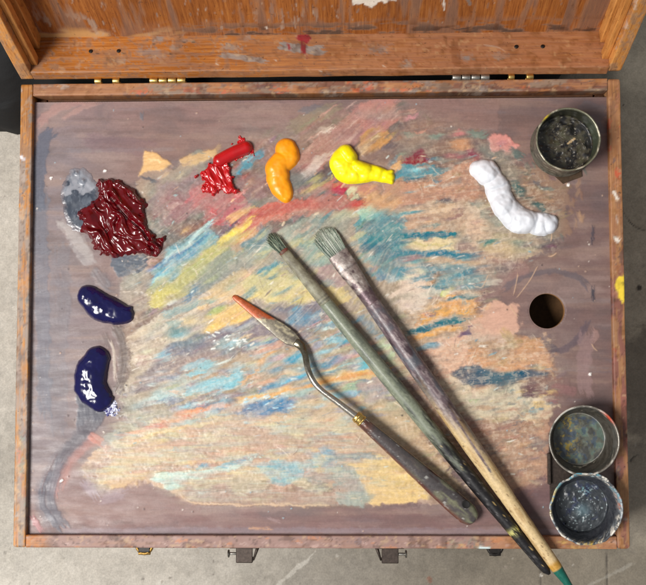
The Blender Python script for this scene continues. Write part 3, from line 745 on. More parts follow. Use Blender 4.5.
    Q((116, 168, 186), [(160, 272), (180, 252), (204, 238), (212, 244), (190, 262), (168, 280)], .5, .4, 4, ang=-38); S((200, 220, 220), 3, [(160, 268), (176, 252), (196, 236)], .7, .4, h=.9)
    Q((88, 96, 108), [(452, 374), (466, 368), (482, 367), (500, 371), (528, 371), (546, 374), (530, 377), (508, 383), (484, 385), (458, 383)], .8, .1, 3, ang=0)
    for p in ([(252, 376), (264, 360), (277, 349)], [(236, 400), (300, 388), (340, 378), (392, 368)]): S((212, 160, 110), 3.4, p, .8, .25)
    # let the wet edges wander: everything painted so far is dragged about a little
    aa = math.radians(-24)
    wx = (fbm(X * .07, Y * .07, 1, 3) - .5) * 7 + (fbm(X * .33, Y * .33, 2, 3) - .5) * 4.5
    wy = (fbm(X * .07 + 40, Y * .07, 3, 3) - .5) * 5 + (fbm(X * .33 + 40, Y * .33, 4, 3) - .5) * 3.5
    zd = sdf(X, Y, zone); zw = sst(-12, 14, zd)
    kx = (nx - 1) / (cv.x0[-1] - cv.x0[0]); ky = (ny - 1) / (cv.y0[-1] - cv.y0[0]); I, J = np.meshgrid(np.arange(ny), np.arange(nx), indexing='ij')
    I = np.clip(I + wy * ky * (.3 + .7 * zw), 0, ny - 1).astype(int); J = np.clip(J + wx * kx * (.3 + .7 * zw), 0, nx - 1).astype(int)
    cv.C = cv.C[I, J]; cv.H = cv.H[I, J]
    def drag(Z, step, n, a_):
        out = np.zeros_like(Z); tot = 0
        I0, J0 = np.meshgrid(np.arange(ny), np.arange(nx), indexing='ij')
        for q in range(-n, n + 1):
            wq = math.exp(-(q / (n * .6)) ** 2); o_ = q * step
            ii = np.clip(I0 + np.round(o_ * np.sin(a_) * ky + 0 * I0).astype(int), 0, ny - 1); jj = np.clip(J0 + np.round(o_ * np.cos(a_) * kx).astype(int), 0, nx - 1)
            out += Z[ii, jj] * wq; tot += wq
        return out / tot
    A0 = np.radians(np.where(X > 400, -8, np.clip(-38 + (Y - 250) * .2, -38, -3)))
    ky = abs(ky)
    mk = (zw * (.48 + .42 * sst(.35, .6, fbm(X * .05, Y * .05, 6, 3))))[..., None]
    cv.C = cv.C * (1 - mk) + drag(cv.C, 1.3, 7, A0) * mk
    mk2 = (.55 * (1 - zw))[..., None]; cv.C = cv.C * (1 - mk2) + drag(cv.C, 1.0, 3, A0 * 0 + 1.0) * mk2
    f1 = fbm(X * .016 + 3, Y * .022, 4, 3)
    wt = sst(.5, .75, f1) * .26 * zw * sst(440, 380, Y); cv.C = cv.C * (1 - wt[..., None]) + lin((112, 142, 138)) * wt[..., None]
    wt = sst(.5, .3, f1) * .16 * zw; cv.C = cv.C * (1 - wt[..., None]) + lin((196, 150, 118)) * wt[..., None]
    # local contrast, slightly greener mixes
    Cm = drag(drag(cv.C, 4., 4, A0), 4., 4, A0 + 1.57); q3 = zw[..., None]
    cv.C = np.clip(cv.C * (1 - q3) + (Cm + (cv.C - Cm) * 1.55) * np.array([.95, 1.0, .97]) * q3, .004, 1)
    for i in range(360):
        x, y = rng.uniform(90, 545), rng.uniform(150, 500)
        if not inside(np.array([x]), np.array([y]), zone)[0]: continue
        a = (-38 if y < 270 else -38 + (y - 270) * .2) if x < 400 else -8
        a = math.radians(a + rng.normal(0, 12)); L = rng.uniform(2, 13)
        pal = [(232, 226, 212), (222, 200, 170), (206, 216, 208)] + ([(130, 176, 186), (96, 140, 156)] if 225 < y < 420 else [(222, 176, 136), (150, 180, 178)]) + [(112, 96, 96)]
        S(pal[rng.integers(6)], rng.uniform(.7, 2.2), [(x, y), (x + L * math.cos(a), y + L * math.sin(a))], rng.uniform(.35, .85), .3, h=1.1)
    for i in range(16):
        x, y = rng.uniform(206, 252), rng.uniform(330, 350); S((232, 236, 230), 1.7, [(x, y), (x + rng.uniform(2, 6), y + rng.uniform(-3, 3))], .9, .15, h=1.4)
    for i in range(14):
        x, y = rng.uniform(236, 296), rng.uniform(396, 414); S((176, 214, 226), 1.7, [(x, y), (x + rng.uniform(3, 9), y - rng.uniform(0, 2))], .85, .2, h=1.3)
    Q((80, 88, 100), [(114, 256), (145, 254), (146, 264), (138, 272), (118, 276), (111, 266)], .92, .05, 3, ang=10)
    S((104, 90, 84), 8, [(113, 322), (121, 338), (124, 360), (120, 384), (115, 395)], .85, .12, soft=2); S((96, 82, 78), 7, [(103, 332), (107, 344), (106, 352)], .5, .2, soft=3)
    S((188, 174, 160), 2.4, [(109, 338), (114, 352), (115, 372), (118, 386)], .7, .3)
    Q((196, 188, 180), [(55, 222), (64, 220), (82, 236), (98, 262), (90, 262), (70, 240)], .22, .3, 4); S((110, 104, 108), 12, [(96, 268), (106, 284), (118, 288)], .45, .3, soft=4)
    lo = zw * sst(405, 425, Y) * sst(400, 340, X); g5 = fbm(X * .035, Y * .42, 6, 4); g6 = fbm(X * .05 + 9, Y * .16, 2, 4)
    L_ = cv.C.mean(-1, keepdims=True); cv.C = cv.C * (1 - .22 * lo[..., None]) + L_ * (.22 * lo[..., None])
    wv = sst(.45, .75, g5) * .42 * lo; cv.C = cv.C * (1 - wv[..., None]) + lin((170, 178, 168)) * wv[..., None]
    wv = sst(.48, .75, g6) * .40 * lo; cv.C = cv.C * (1 - wv[..., None]) + lin((188, 150, 132)) * wv[..., None]
    wv = sst(.5, .3, g6) * .35 * lo; cv.C = cv.C * (1 - wv[..., None]) + lin((206, 200, 160)) * wv[..., None]
    # fine combed texture: pale dry scumble and darker hollows
    ang = np.radians(np.where(X > 400, -8, np.clip(-38 + (Y - 250) * .2, -38, -3)))
    ub = -X * np.sin(ang) + Y * np.cos(ang); vb = X * np.cos(ang) + Y * np.sin(ang)
    c1 = fbm(ub * .55, vb * .06, 6, 4); c2 = fbm(ub * .9 + 50, vb * .22, 2, 4); c3 = fbm(X * .10 + 7, Y * .10, 5, 3)
    c4 = fbm(X * .32 + 3, Y * .32, 1, 5); rt = sst(380, 430, X)
    wl = (sst(.52, .85, c1) * .16 + sst(.52, .85, c2) * .14 * sst(.35, .65, c3) + sst(.55, .75, c4) * (.12 + .12 * rt)) * zw * (.35 + .65 * sst(190, 240, Y + 60 * rt))
    cv.C = cv.C * (1 - wl[..., None]) + lin((230, 212, 188)) * wl[..., None]
    wd = sst(.36, .14, c2) * .14 * zw + sst(.42, .22, c4) * (.10 + .14 * rt) * zw
    cv.C = cv.C * (1 - wd[..., None]) + lin((104, 92, 92)) * wd[..., None]
    cv.H += (c2 - .5) * .45 * zw + (c4 - .5) * .7 * zw + (c1 - .5) * .2
    # scratches and hair-thin ridges
    SCR = [[(519, 268), (516, 284), (512, 302)], [(538, 265), (530, 280), (515, 300)], [(491, 268), (486, 280), (480, 292)], [(552, 232), (551, 243)],
           [(560, 250), (552, 256), (546, 255)], [(590, 340), (594, 348), (600, 353)], [(476, 414), (484, 418), (492, 419)], [(508, 302), (514, 312), (520, 318)]]
    for p in SCR: S((208, 172, 140), 1.1, p, .8, .1, h=.9)
    for i in range(120):
        x, y = rng.uniform(390, 540), rng.uniform(165, 420)
        if rng.random() < .5: x, y = rng.uniform(130, 480), rng.uniform(230, 480)
        if not inside(np.array([x]), np.array([y]), zone)[0]: continue
        a = rng.uniform(0, 6.28); L = rng.uniform(4, 20); k = rng.normal(0, .12)
        S([(224, 206, 182), (120, 96, 92), (236, 220, 200)][rng.integers(3)], .8, [(x, y), (x + L * .5 * math.cos(a), y + L * .5 * math.sin(a)),
          (x + L * math.cos(a + k), y + L * math.sin(a + k))], rng.uniform(.35, .8), .1, h=1.1)
    for i in range(260):
        x, y = rng.uniform(32, 612), rng.uniform(102, 534)
        cv.spot([(226, 216, 204), (60, 48, 52), (190, 160, 140), (150, 180, 190)][rng.integers(4)], x, y, rng.uniform(.35, .9), rng.uniform(.4, .9), .8)
    for x, y in ((51, 178), (62, 480), (105, 171), (590, 374), (61, 481), (568, 185)): cv.spot((240, 236, 230), x, y, 1.4, 1, 1.5)
    Q((92, 92, 100), [(560, 132), (585, 100), (604, 108), (604, 130), (590, 138)], .4, .4, 5)
    cv.C *= (.97 + .10 * (fbm(X * .5, Y * .5, 5, 3) - .5))[..., None]

def make_palette():
    corners = [at(34.8, 101.2, Z_PAL), at(606.2, 98.6, Z_PAL), at(618.2, 536.4, Z_PAL), at(27.8, 532.6, Z_PAL)]
    x0 = (corners[0][0] + corners[3][0]) / 2; x1 = (corners[1][0] + corners[2][0]) / 2
    y1 = (corners[0][1] + corners[1][1]) / 2; y0 = (corners[2][1] + corners[3][1]) / 2
    nx, ny = 920, 690
    xs = np.linspace(x0, x1, nx); ys = np.linspace(y1, y0, ny)
    X, Y = np.meshgrid(xs, ys); P = np.stack([X, Y, np.full_like(X, Z_PAL)], -1)
    px, py = proj(P)
    cv = Canvas(px, py, (130, 105, 102)); paint_palette(cv)
    # hole
    hc = at(547, 311, Z_PAL); hr = 0.0116
    D = np.hypot(X - hc[0], Y - hc[1]); i = np.arange(nx * ny).reshape(ny, nx)
    dmax = np.maximum.reduce([D[:-1, :-1], D[:-1, 1:], D[1:, 1:], D[1:, :-1]])
    keep = (np.minimum.reduce([D[:-1, :-1], D[:-1, 1:], D[1:, 1:], D[1:, :-1]]) > hr * .985)
    H = cv.H
    H = (H + np.roll(H, 1, 0) + np.roll(H, -1, 0) + np.roll(H, 1, 1) + np.roll(H, -1, 1)) / 5
    Z = Z_PAL + H * .00034
    F = grid_faces(ny, nx)[keep.ravel()]
    near = (D < hr * 1.06)
    sc_ = np.where(near, hr / np.maximum(D, 1e-6), 1); X = np.where(near & (D < hr * 1.045), hc[0] + (X - hc[0]) * sc_, X); Y = np.where(near & (D < hr * 1.045), hc[1] + (Y - hc[1]) * sc_, Y)
    Z = np.where(D < hr * 1.07, Z_PAL - .0002, Z)
    # soft outer arris + skirt down
    V = np.stack([X, Y, Z], -1).reshape(-1, 3); C = cv.C.reshape(-1, 3)
    ring = list(i[0, ::4]) + [i[0, -1]] + list(i[::4, -1])[1:] + [i[-1, -1]] + list(i[-1, ::-4])[1:] + [i[-1, 0]] + list(i[::-4, 0])[1:-1]
    ring = [r for n_, r in enumerate(ring) if n_ == 0 or r != ring[n_ - 1]]
    ctr = np.array([(x0 + x1) / 2, (y0 + y1) / 2])
    rv = V[ring]; out = rv.copy(); s = np.sign(out[:, :2] - ctr); edge_x = np.isclose(rv[:, 0], x0, atol=1e-4) | np.isclose(rv[:, 0], x1, atol=1e-4)
    edge_y = np.isclose(rv[:, 1], y0, atol=1e-4) | np.isclose(rv[:, 1], y1, atol=1e-4)
    o1 = rv.copy(); o1[:, 0] += s[:, 0] * .0003 * edge_x; o1[:, 1] += s[:, 1] * .0003 * edge_y; o1[:, 2] = Z_PAL - .0004
    o2 = o1.copy(); o2[:, 2] = Z_PAL - .0045
    n0 = len(V); n = len(ring); V2 = np.vstack([V, o1, o2]); C2 = np.vstack([C, C[ring] * .8, np.ones((n, 3)) * lin((96, 70, 56))])
    a = np.array(ring); b = np.roll(a, -1); c1 = n0 + np.arange(n); c1b = np.roll(c1, -1); c2 = c1 + n; c2b = np.roll(c2, -1)
    F2 = np.vstack([np.stack([a, c1, c1b, b], -1), np.stack([c1, c2, c2b, c1b], -1)])
    # hole wall
    m = 96; ang = np.linspace(0, 2 * math.pi, m, endpoint=False)
    top = np.stack([hc[0] + hr * 1.012 * np.cos(ang), hc[1] + hr * 1.012 * np.sin(ang), np.full(m, Z_PAL - .00022)], -1)
    t2 = np.stack([hc[0] + hr * .985 * np.cos(ang), hc[1] + hr * .985 * np.sin(ang), np.full(m, Z_PAL - .0006)], -1)
    t3 = t2.copy(); t3[:, 2] = Z_PAL - .0045
    n1 = len(V2); V3 = np.vstack([V2, top, t2, t3]); C3 = np.vstack([C2, np.ones((m, 3)) * lin((120, 92, 74)), np.ones((m, 3)) * lin((150, 112, 74)), np.ones((m, 3)) * lin((96, 62, 34))])
    j = np.arange(m); k = (j + 1) % m
    F3 = np.vstack([np.stack([n1 + j, n1 + k, n1 + m + k, n1 + m + j], -1), np.stack([n1 + m + j, n1 + m + k, n1 + 2*m + k, n1 + 2*m + j], -1)])
    o = mesh_obj('palette', V3, np.vstack([F[:, ::-1], F2, F3]), M_PAL, col=C3)
    tag(o, 'large rectangular wooden palette with thumb hole, mauve ground and smeared multicoloured paint', 'palette')
make_palette()

# ------------------------------------------------------------------ the paint box
box = empty('paint_box', (0, 0, 0))
tag(box, 'open worn wooden paint box with brass hinges and paint stains, holding the palette', 'paint box')

def board(name, origin, ex, ey, ez, L, w, h, mat, parent, paint=None, b=.0009, step=.0012, cham=.0010):
    """board: runs along ex from origin, width along ey (centred), thickness down -ez; paint(canvas) lays old paint on it"""
    xs, pr = beam_rings(0, L, w, h, b, step)
    origin, ex, ey, ez = [np.array(v, float) for v in (origin, ex, ey, ez)]
    xs = np.concatenate([[0, cham * .3, cham], xs[(xs > cham * 1.2) & (xs < L - cham * 1.2)], [L - cham, L - cham * .3, L]])
    sh = np.ones(len(xs)); sh[0] = sh[-1] = 0.; sh[1] = sh[-2] = .7
    PR = []
    for x, k in zip(xs, sh):
        q = pr.copy(); inset = cham * (1 - k)
        q[:, 0] = np.clip(q[:, 0], -w/2 + inset, w/2 - inset); q[:, 1] = np.clip(q[:, 1], -h + inset, -inset)
        PR.append(q)
    PR = np.array(PR)
    wob = (fbm(xs * 40 + origin[0] * 77, xs * 0 + origin[1] * 31, 4, 3) - .5) * .0008
    P = origin + xs[:, None, None] * ex + (PR[..., :1]) * ey + (PR[..., 1:] + (wob[:, None, None] * (PR[..., 1:] > -h * .5))) * ez
    px, py = proj(P)
    cvs = Canvas(px, py, (150, 140, 130)); cvs.x0 = None
    if paint:
        cvs.box = lambda Pp, m: (slice(None), slice(None))
        paint(cvs); wear(cvs, .48)
    V, F = loft(P)
    mesh = mesh_obj(name, V, F, mat, parent, True, cvs.C, cvs.A)
    return mesh

def grime(n, x0, x1, y0, y1, cols, r0=.8, r1=4, op=.8):
    def f(cv):
        for i in range(n):
            x, y = rng.uniform(x0, x1), rng.uniform(y0, y1)
            cv.k += 1; r = rng.uniform(r0, r1); L = rng.uniform(0, 9)
            c = cols[rng.integers(len(cols))]
            vert = (y1 - y0) > (x1 - x0)
            sx, sy = (1, 2.4) if vert else (2.4, 1)
            en = fbm(cv.X * .45 + cv.k, cv.Y * .45, cv.k, 3)
            d = r * (1 + (en - .5) * 2.6) - np.hypot((cv.X - x) / sx, (cv.Y - y) / sy)
            al = sst(-.6, .8, d) * op * rng.uniform(.5, 1)
            cv.C[:] = cv.C * (1 - al[..., None]) + lin(c) * al[..., None]; cv.A[:] = np.maximum(cv.A, al)
    return f
def wear(cv, amt=.5):
    n = fbm(cv.X * .09 + 20, cv.Y * .09, 7, 5); wash(cv, (64, 44, 34), sst(.56, .80, n) * amt)
    n = fbm(cv.X * .30 + 50, cv.Y * .30, 3, 4); wash(cv, (52, 38, 32), sst(.66, .80, n) * amt)
    n = fbm(cv.X * .22 + 80, cv.Y * .22, 5, 4); wash(cv, (206, 176, 136), sst(.72, .84, n) * amt * .8)
def wash(cv, col, w):
    w = np.clip(w, 0, 1); cv.C[:] = cv.C * (1 - w[..., None]) + lin(col) * w[..., None]; cv.A[:] = np.maximum(cv.A, w)

GREYS = [(140, 136, 132), (112, 112, 118), (168, 156, 146), (98, 90, 92), (150, 120, 110)]
def p_left(cv):
    n = fbm(cv.X * .25, cv.Y * .035, 2, 4)
    wash(cv, (146, 132, 122), sst(.30, .58, n) * sst(110, 170, cv.Y) * .9)
    grime(70, 13, 32, 86, 548, GREYS + [(190, 160, 130), (90, 110, 116)], .8, 3.2)(cv)
    grime(16, 13, 32, 440, 548, [(120, 150, 140), (216, 170, 110), (190, 120, 100)], .8, 2.4)(cv)
    cv.stroke((236, 228, 230), 3.6, [(21, 157), (24, 159)], .95, .1)
def p_right(cv):
    n = fbm(cv.X * .2, cv.Y * .03, 5, 4)
    wash(cv, (146, 88, 58), .45 + 0 * n); wash(cv, (132, 84, 74), sst(.34, .58, n) * (.35 + .6 * sst(180, 300, cv.Y)))
    grime(60, 606, 634, 80, 552, [(120, 70, 60), (96, 66, 66), (160, 100, 90), (90, 80, 86), (180, 130, 100)], .8, 3.4)(cv)
    grime(10, 606, 634, 100, 180, [(196, 70, 50), (84, 78, 86), (60, 56, 66)], 1, 3)(cv)
    cv.patch((236, 206, 62), [(616.5, 276), (627, 274), (627, 300), (622, 304), (615.5, 290)], .97, .05, 2.4)
    cv.stroke((232, 222, 208), 4, [(614, 192), (617, 199)], .9, .3); cv.stroke((232, 222, 208), 5, [(614, 234), (618, 241), (622, 237)], .95, .25)
    cv.stroke((214, 210, 206), 2, [(616, 213), (618, 226)], .7, .4); cv.stroke((190, 120, 90), 3, [(612, 424), (618, 432)], .6)
    cv.stroke((170, 160, 150), 3, [(620, 518), (630, 520)], .8, .3); cv.stroke((160, 50, 46), 2, [(612, 348), (618, 352)], .7, .2)
def p_top(cv):
    wash(cv, (140, 86, 52), .42 + 0 * cv.X)
    n = fbm(cv.X * .03, cv.Y * .2, 6, 4)
    wash(cv, (110, 72, 62), sst(.44, .6, n) * sst(150, 260, cv.X) * .85)
    wash(cv, (132, 122, 110), sst(.5, .66, fbm(cv.X * .045 + 9, cv.Y * .2, 3, 4)) * sst(100, 160, cv.X) * .8)
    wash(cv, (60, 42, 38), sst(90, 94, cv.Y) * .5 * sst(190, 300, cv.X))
    grime(90, 34, 612, 80, 98, GREYS + [(86, 60, 60), (196, 90, 60), (92, 106, 108), (70, 58, 70)], .7, 3)(cv)
    grime(14, 350, 420, 82, 92, [(200, 90, 60), (216, 110, 70)], .7, 2)(cv)
def p_bottom(cv):
    n = fbm(cv.X * .04, cv.Y * .3, 1, 4)
    wash(cv, (150, 120, 112), (.86 + .12 * sst(.3, .5, n)) * sst(30, 56, cv.X) * (1 - .65 * sst(455, 520, cv.X)))
    S = cv.stroke
    grime(90, 20, 630, 538, 552, [(170, 140, 132), (120, 92, 90), (190, 160, 150), (110, 100, 106), (196, 130, 90)], .6, 2.2)(cv)
    for i in range(40):
        x = rng.uniform(60, 430); S((190, 164, 156), .9, [(x, 541), (x + 6, 547)], .6, .2)
    grime(30, 440, 600, 538, 552, [(210, 170, 90), (150, 140, 120), (190, 110, 60), (120, 130, 120)], .8, 3)(cv)
    S((204, 222, 222), 5, [(480, 548), (488, 549)], .95, .2); S((150, 160, 168), 3, [(196, 548), (206, 549)], .8)

D_BOX = .078
xl = -HX + TW / 2; xr = HX - TW / 2; yf = -HY + TW / 2; yb = HY - TW / 2
board('side_wall', (xl, -HY, Z_RIM), (0, 1, 0), (1, 0, 0), (0, 0, 1), 2 * HY, TW, D_BOX, M_WY, box, p_left, cham=.0016)
board('side_wall', (xr, -HY, Z_RIM), (0, 1, 0), (1, 0, 0), (0, 0, 1), 2 * HY, TW, D_BOX, M_WY, box, p_right, cham=.0022)
board('back_wall', (-HX + TW + .0002, yb, Z_RIM - .0002), (1, 0, 0), (0, 1, 0), (0, 0, 1), 2 * (HX - TW) - .0004, TW, D_BOX, M_WX, box, p_top, cham=.0003)
board('front_wall', (-HX + TW + .0002, yf, Z_RIM - .0002), (1, 0, 0), (0, 1, 0), (0, 0, 1), 2 * (HX - TW) - .0004, TW, D_BOX, M_WX, box, p_bottom, cham=.0003)
V, F = boxm((0, 0, .006), (2 * HX - .001, 2 * HY - .001, .010)); mesh_obj('bottom_panel', V, F, m_plain('inner_bottom_wood', (176, 128, 78), .7), box, False)
V, F = boxm((0, 0, .040), (2 * HX - 2 * TW - .001, 2 * HY - 2 * TW - .001, .004)); mesh_obj('tray_lid', V, F, m_plain('tray_wood', (112, 78, 44), .7), box, False)
zl = Z_PAL - .0051
V, F = join([boxm((-HX + TW + .0034, 0, zl - .004), (.0064, 2 * HY - 2 * TW - .001, .008)), boxm((HX - TW - .0034, 0, zl - .004), (.0064, 2 * HY - 2 * TW - .001, .008)),
             boxm((0, HY - TW - .0034, zl - .004), (2 * HX - 2 * TW - .015, .0064, .008)), boxm((0, -HY + TW + .0034, zl - .004), (2 * HX - 2 * TW - .015, .0064, .008))])
mesh_obj('palette_ledge', V, F, M_DARKWOOD, box, False)

# lid: opened a little past upright about the back edge
TH = math.radians(-107.0)
PIV = np.array([0, HY + .0030, Z_RIM - .0010])
def L2W(v):
    v = np.asarray(v, float); y, z = v[..., 1], v[..., 2]
    return np.stack([v[..., 0], y * math.cos(TH) - z * math.sin(TH), y * math.sin(TH) + z * math.cos(TH)], -1) + PIV
def ldir(v): return L2W(v) - L2W((0, 0, 0))
LD, LT = .032, .0088
lid = empty('lid', (0, 0, 0)); lid.parent = box
def p_lidback(cv):
    S = cv.stroke
    wash(cv, (160, 86, 34), sst(180, 420, cv.X) * (.35 + .4 * fbm(cv.X * .02, cv.Y * .2, 3, 4)))
    wash(cv, (120, 70, 42), sst(.5, .8, fbm(cv.X * .03 + 5, cv.Y * .5, 2, 4)) * .5)
    grime(20, 60, 600, 30, 62, [(132, 126, 116), (120, 96, 76), (96, 70, 54)], .6, 2.2, .6)(cv)
    for x, y, r in ((148, 52, 6), (158, 40, 4), (187, 42, 3.5), (175, 48, 4), (232, 46, 5), (246, 38, 4), (118, 61, 5), (156, 54, 6), (380, 49, 7), (466, 58, 4), (407, 65, 5), (497, 57, 6)):
        grime(3, x - 4, x + 4, y - 2, y + 2, [(128, 130, 130), (140, 138, 132)], r * .3, r * .7, .75)(cv)
    S((140, 142, 140), 10, [(276, 42), (292, 48), (322, 50), (332, 48)], .85, .2); S((150, 148, 144), 6, [(216, 54), (244, 58), (272, 62)], .8, .3)
    S((142, 32, 44), 5, [(302, 36), (303, 45), (305, 55), (309, 63)], .97, .05); S((142, 32, 44), 9, [(299, 37), (307, 39)], .95, .05, .5)
    S((142, 32, 44), 3.6, [(288, 43), (291, 53)], .97, .05)
    S((96, 56, 42), 9, [(454, 52), (458, 62)], .6, .3); S((225, 215, 200), 1.4, [(484, 45), (500, 48), (506, 52)], .5, .3)
    S((140, 110, 84), 10, [(100, 60), (130, 62)], .5, .4)
    for x, y in ((98, 53.5), (123, 53.3), (193, 42), (184.5, 42.5), (154, 44), (170, 54)): S((64, 48, 36), 2.2, [(x - 1, y), (x + 1.4, y)], .9, 0)
    for x, y in ((275, 60), (320, 71), (383, 66), (378, 30), (266, 28), (216, 64)): S((226, 214, 196), 1.6, [(x, y), (x + 1.5, y + .6)], .9, 0)
    grime(10, 200, 420, 66, 75, [(110, 104, 100), (70, 60, 58)], .8, 2.6, .8)(cv)
def p_lidside(cv):
    grime(18, -20, 40, -10, 75, [(180, 120, 64), (150, 96, 56), (120, 90, 70)], .8, 2.4, .5)(cv)
    grime(26, 596, 660, -10, 75, [(196, 96, 52), (120, 84, 74), (150, 90, 60), (216, 206, 196)], .7, 2.4, .6)(cv)
# local lid frame (closed): y from -0.3074 (front) to 0 (hinge), z 0..LD, rim faces -z
FULL = 2 * HY
board('lid_frame', L2W((-HX + LT, -LT / 2, 0)), (1, 0, 0), ldir((0, 1, 0)), ldir((0, 0, -1)), 2 * (HX - LT), LT, LD, M_WX, lid, p_lidback, cham=.0003)
M_WXY = M_LSIDE
board('lid_frame', L2W((-HX + LT / 2, 0, -.0001)), ldir((0, -1, 0)), (1, 0, 0), ldir((0, 0, -1)), FULL, LT, LD, M_LSIDE, lid, p_lidside, cham=.0012)
board('lid_frame', L2W((HX - LT / 2, 0, -.0001)), ldir((0, -1, 0)), (1, 0, 0), ldir((0, 0, -1)), FULL, LT, LD, M_LSIDE, lid, p_lidside, cham=.0045)
board('lid_frame', L2W((-HX + LT, -FULL + LT / 2, 0)), (1, 0, 0), ldir((0, 1, 0)), ldir((0, 0, -1)), 2 * (HX - LT), LT, LD, M_WX, lid, None, step=.004)
# slotted rails inside the lid's sides
for s in (-1, 1):
    for zz, ww in ((.0055, .0045), (.0185, .0045)):
        board('canvas_rail', L2W((s * (HX - LT - ww / 2), -LT - .0002, zz)), ldir((0, -1, 0)), (1, 0, 0), ldir((0, 0, -1)), FULL - 2 * LT - .0004, ww, .0065 if zz < .01 else .0100, M_LSIDE, lid, None, b=.0008, step=.004, cham=.0003)
def make_panel():
    nx, ny = 420, 300
    xs = np.linspace(-HX + .001, HX - .001, nx); ys = np.linspace(-.0005, -FULL + .0005, ny)
    X, Y = np.meshgrid(xs, ys); zz = LD - .0045
    Pin = L2W(np.stack([X, Y, np.full_like(X, zz)], -1)); px, py = proj(Pin)
    cv = Canvas(px, py, (150, 140, 130)); cv.box = lambda P, m: (slice(None), slice(None))
    t = -Y - LT   # distance above the hinge wall
    n = fbm(X * 160, Y * 18, 2, 4); n2 = fbm(X * 30 + 4, Y * 60, 5, 4)
    wash(cv, (96, 52, 24), sst(.50, .80, n) * .6)
    wash(cv, (206, 158, 100), sst(.58, .78, n2) * sst(.016, .004, t) * sst(-.03, -.15, X) * .9)
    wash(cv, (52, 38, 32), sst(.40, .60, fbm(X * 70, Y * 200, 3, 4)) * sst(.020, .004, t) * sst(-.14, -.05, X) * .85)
    wash(cv, (184, 168, 150), sst(.74, .86, fbm(X * 220, Y * 60, 1, 4)) * sst(.05, .01, t) * sst(.07, -.02, X) * .6)
    for i in range(60):
        x, y = rng.uniform(60, 590), rng.uniform(-20, 24); L = rng.uniform(2, 9)
        cv.stroke([(206, 184, 160), (70, 40, 24), (216, 200, 180), (120, 120, 120)][rng.integers(4)], rng.uniform(.7, 1.8), [(x, y), (x + rng.normal(0, 1), y + L)], rng.uniform(.4, .8), .2)
    cv.patch((232, 222, 208), [(352, -12), (400, -12), (396, 1), (384, 4), (378, 3), (372, 7), (362, 4), (353, 6)], .97, .1, 3)
    cv.stroke((236, 226, 212), 2.2, [(444, -6), (444, 12)], .9, .25); cv.stroke((110, 104, 100), 4, [(470, 4), (468, 0)], .8, .2)
    cv.stroke((120, 116, 114), 5, [(270, 2), (274, 20)], .5, .4); cv.stroke((230, 220, 205), 2, [(266, 27), (267, 28.5)], .9, 0)
    out = L2W(np.stack([X, Y, np.full_like(X, LD + .0008)], -1))
    i = np.arange(nx * ny).reshape(ny, nx); b = np.concatenate([i[0, :], i[1:, -1], i[-1, -2::-1], i[-2:0:-1, 0]]); n0 = nx * ny
    F = np.vstack([grid_faces(ny, nx), grid_faces(ny, nx)[:, ::-1] + n0, np.stack([b, np.roll(b, -1), np.roll(b, -1) + n0, b + n0], -1)])
    mesh_obj('lid_panel', np.vstack([Pin.reshape(-1, 3), out.reshape(-1, 3)]), F, M_PLY, lid, True, np.vstack([cv.C.reshape(-1, 3)] * 2), np.concatenate([cv.A.ravel(), cv.A.ravel() * 0]))
make_panel()
# screws in the hinge wall of the lid
for x, y in ((94.5, 53), (122, 52.7), (514, 51), (540, 50)):
    wx = at(x, y, .078)[0]
    lp = L2W((wx, -LT - .0001, .016)); n = ldir((0, -1, 0))
    mesh_obj('screw', *cyl(lp - n * .001, lp + n * .0006, .0014, 14, .3), M_BLACKMETAL, lid)

# hinges
def hinge(x0, x1, k, mat, zc=Z_RIM + .0004, r=.0021):
    h = empty('hinge', (0, 0, 0)); h.parent = box
    yc = HY + .0016; a = at(x0, 77.5, zc)[0]; b = at(x1, 77.5, zc)[0]; w = (b - a) / k
    for i in range(k):
        mesh_obj('knuckle', *cyl((a + i * w + .0003, yc, zc - .001), (a + (i + 1) * w - .0003, yc, zc - .001), r, 16, .2), mat, h)
    mesh_obj('leaf', *boxm(((a + b) / 2, HY + .0006, zc - .011), (b - a, .0010, .018), .0002), mat, h, False)
hinge(149, 186, 4, M_BRASS); hinge(452, 490, 4, M_STEEL)
for x0, x1, m in ((94, 102, M_BRASS), (112, 120, M_BRASS), (508, 515, M_BRASS), (526, 534, M_BRASS)): hinge(x0, x1, 1, m)

# latches on the front
def latch(cx, side):
    l = empty('latch', (0, 0, 0)); l.parent = box
    z = .072; c = at(cx, 550, z)[0]; y0 = -HY; s = .00066
    mesh_obj('catch_plate', *join([boxm((c, y0 - .0062, z + .001), (.0110, .0105, .0016), .0004), boxm((c, y0 - .0110, z - .006), (.0110, .0014, .015), .0004)]), M_IRON, l, False)
    mesh_obj('bracket', *join([boxm((c, y0 - .0008, z - .004), (.0185, .0013, .020), .0004),
        tube([(c - side * .0090, y0 - .001, z), (c - side * .0078, y0 - .0045, z), (c - side * .0060, y0 - .0100, z)], [.0012, .0010, .0006], 8, 1.6)]), M_IRON, l)
    mesh_obj('latch_pin', *join([cyl((c + side * .005, y0 - .0058, z), (c + side * .0105, y0 - .0058, z), .0009, 12), cyl((c + side * .0098, y0 - .0058, z), (c + side * .0112, y0 - .0058, z), .0027, 16, .3)]), M_STEEL, l)
latch(244.5, -1); latch(390, 1)
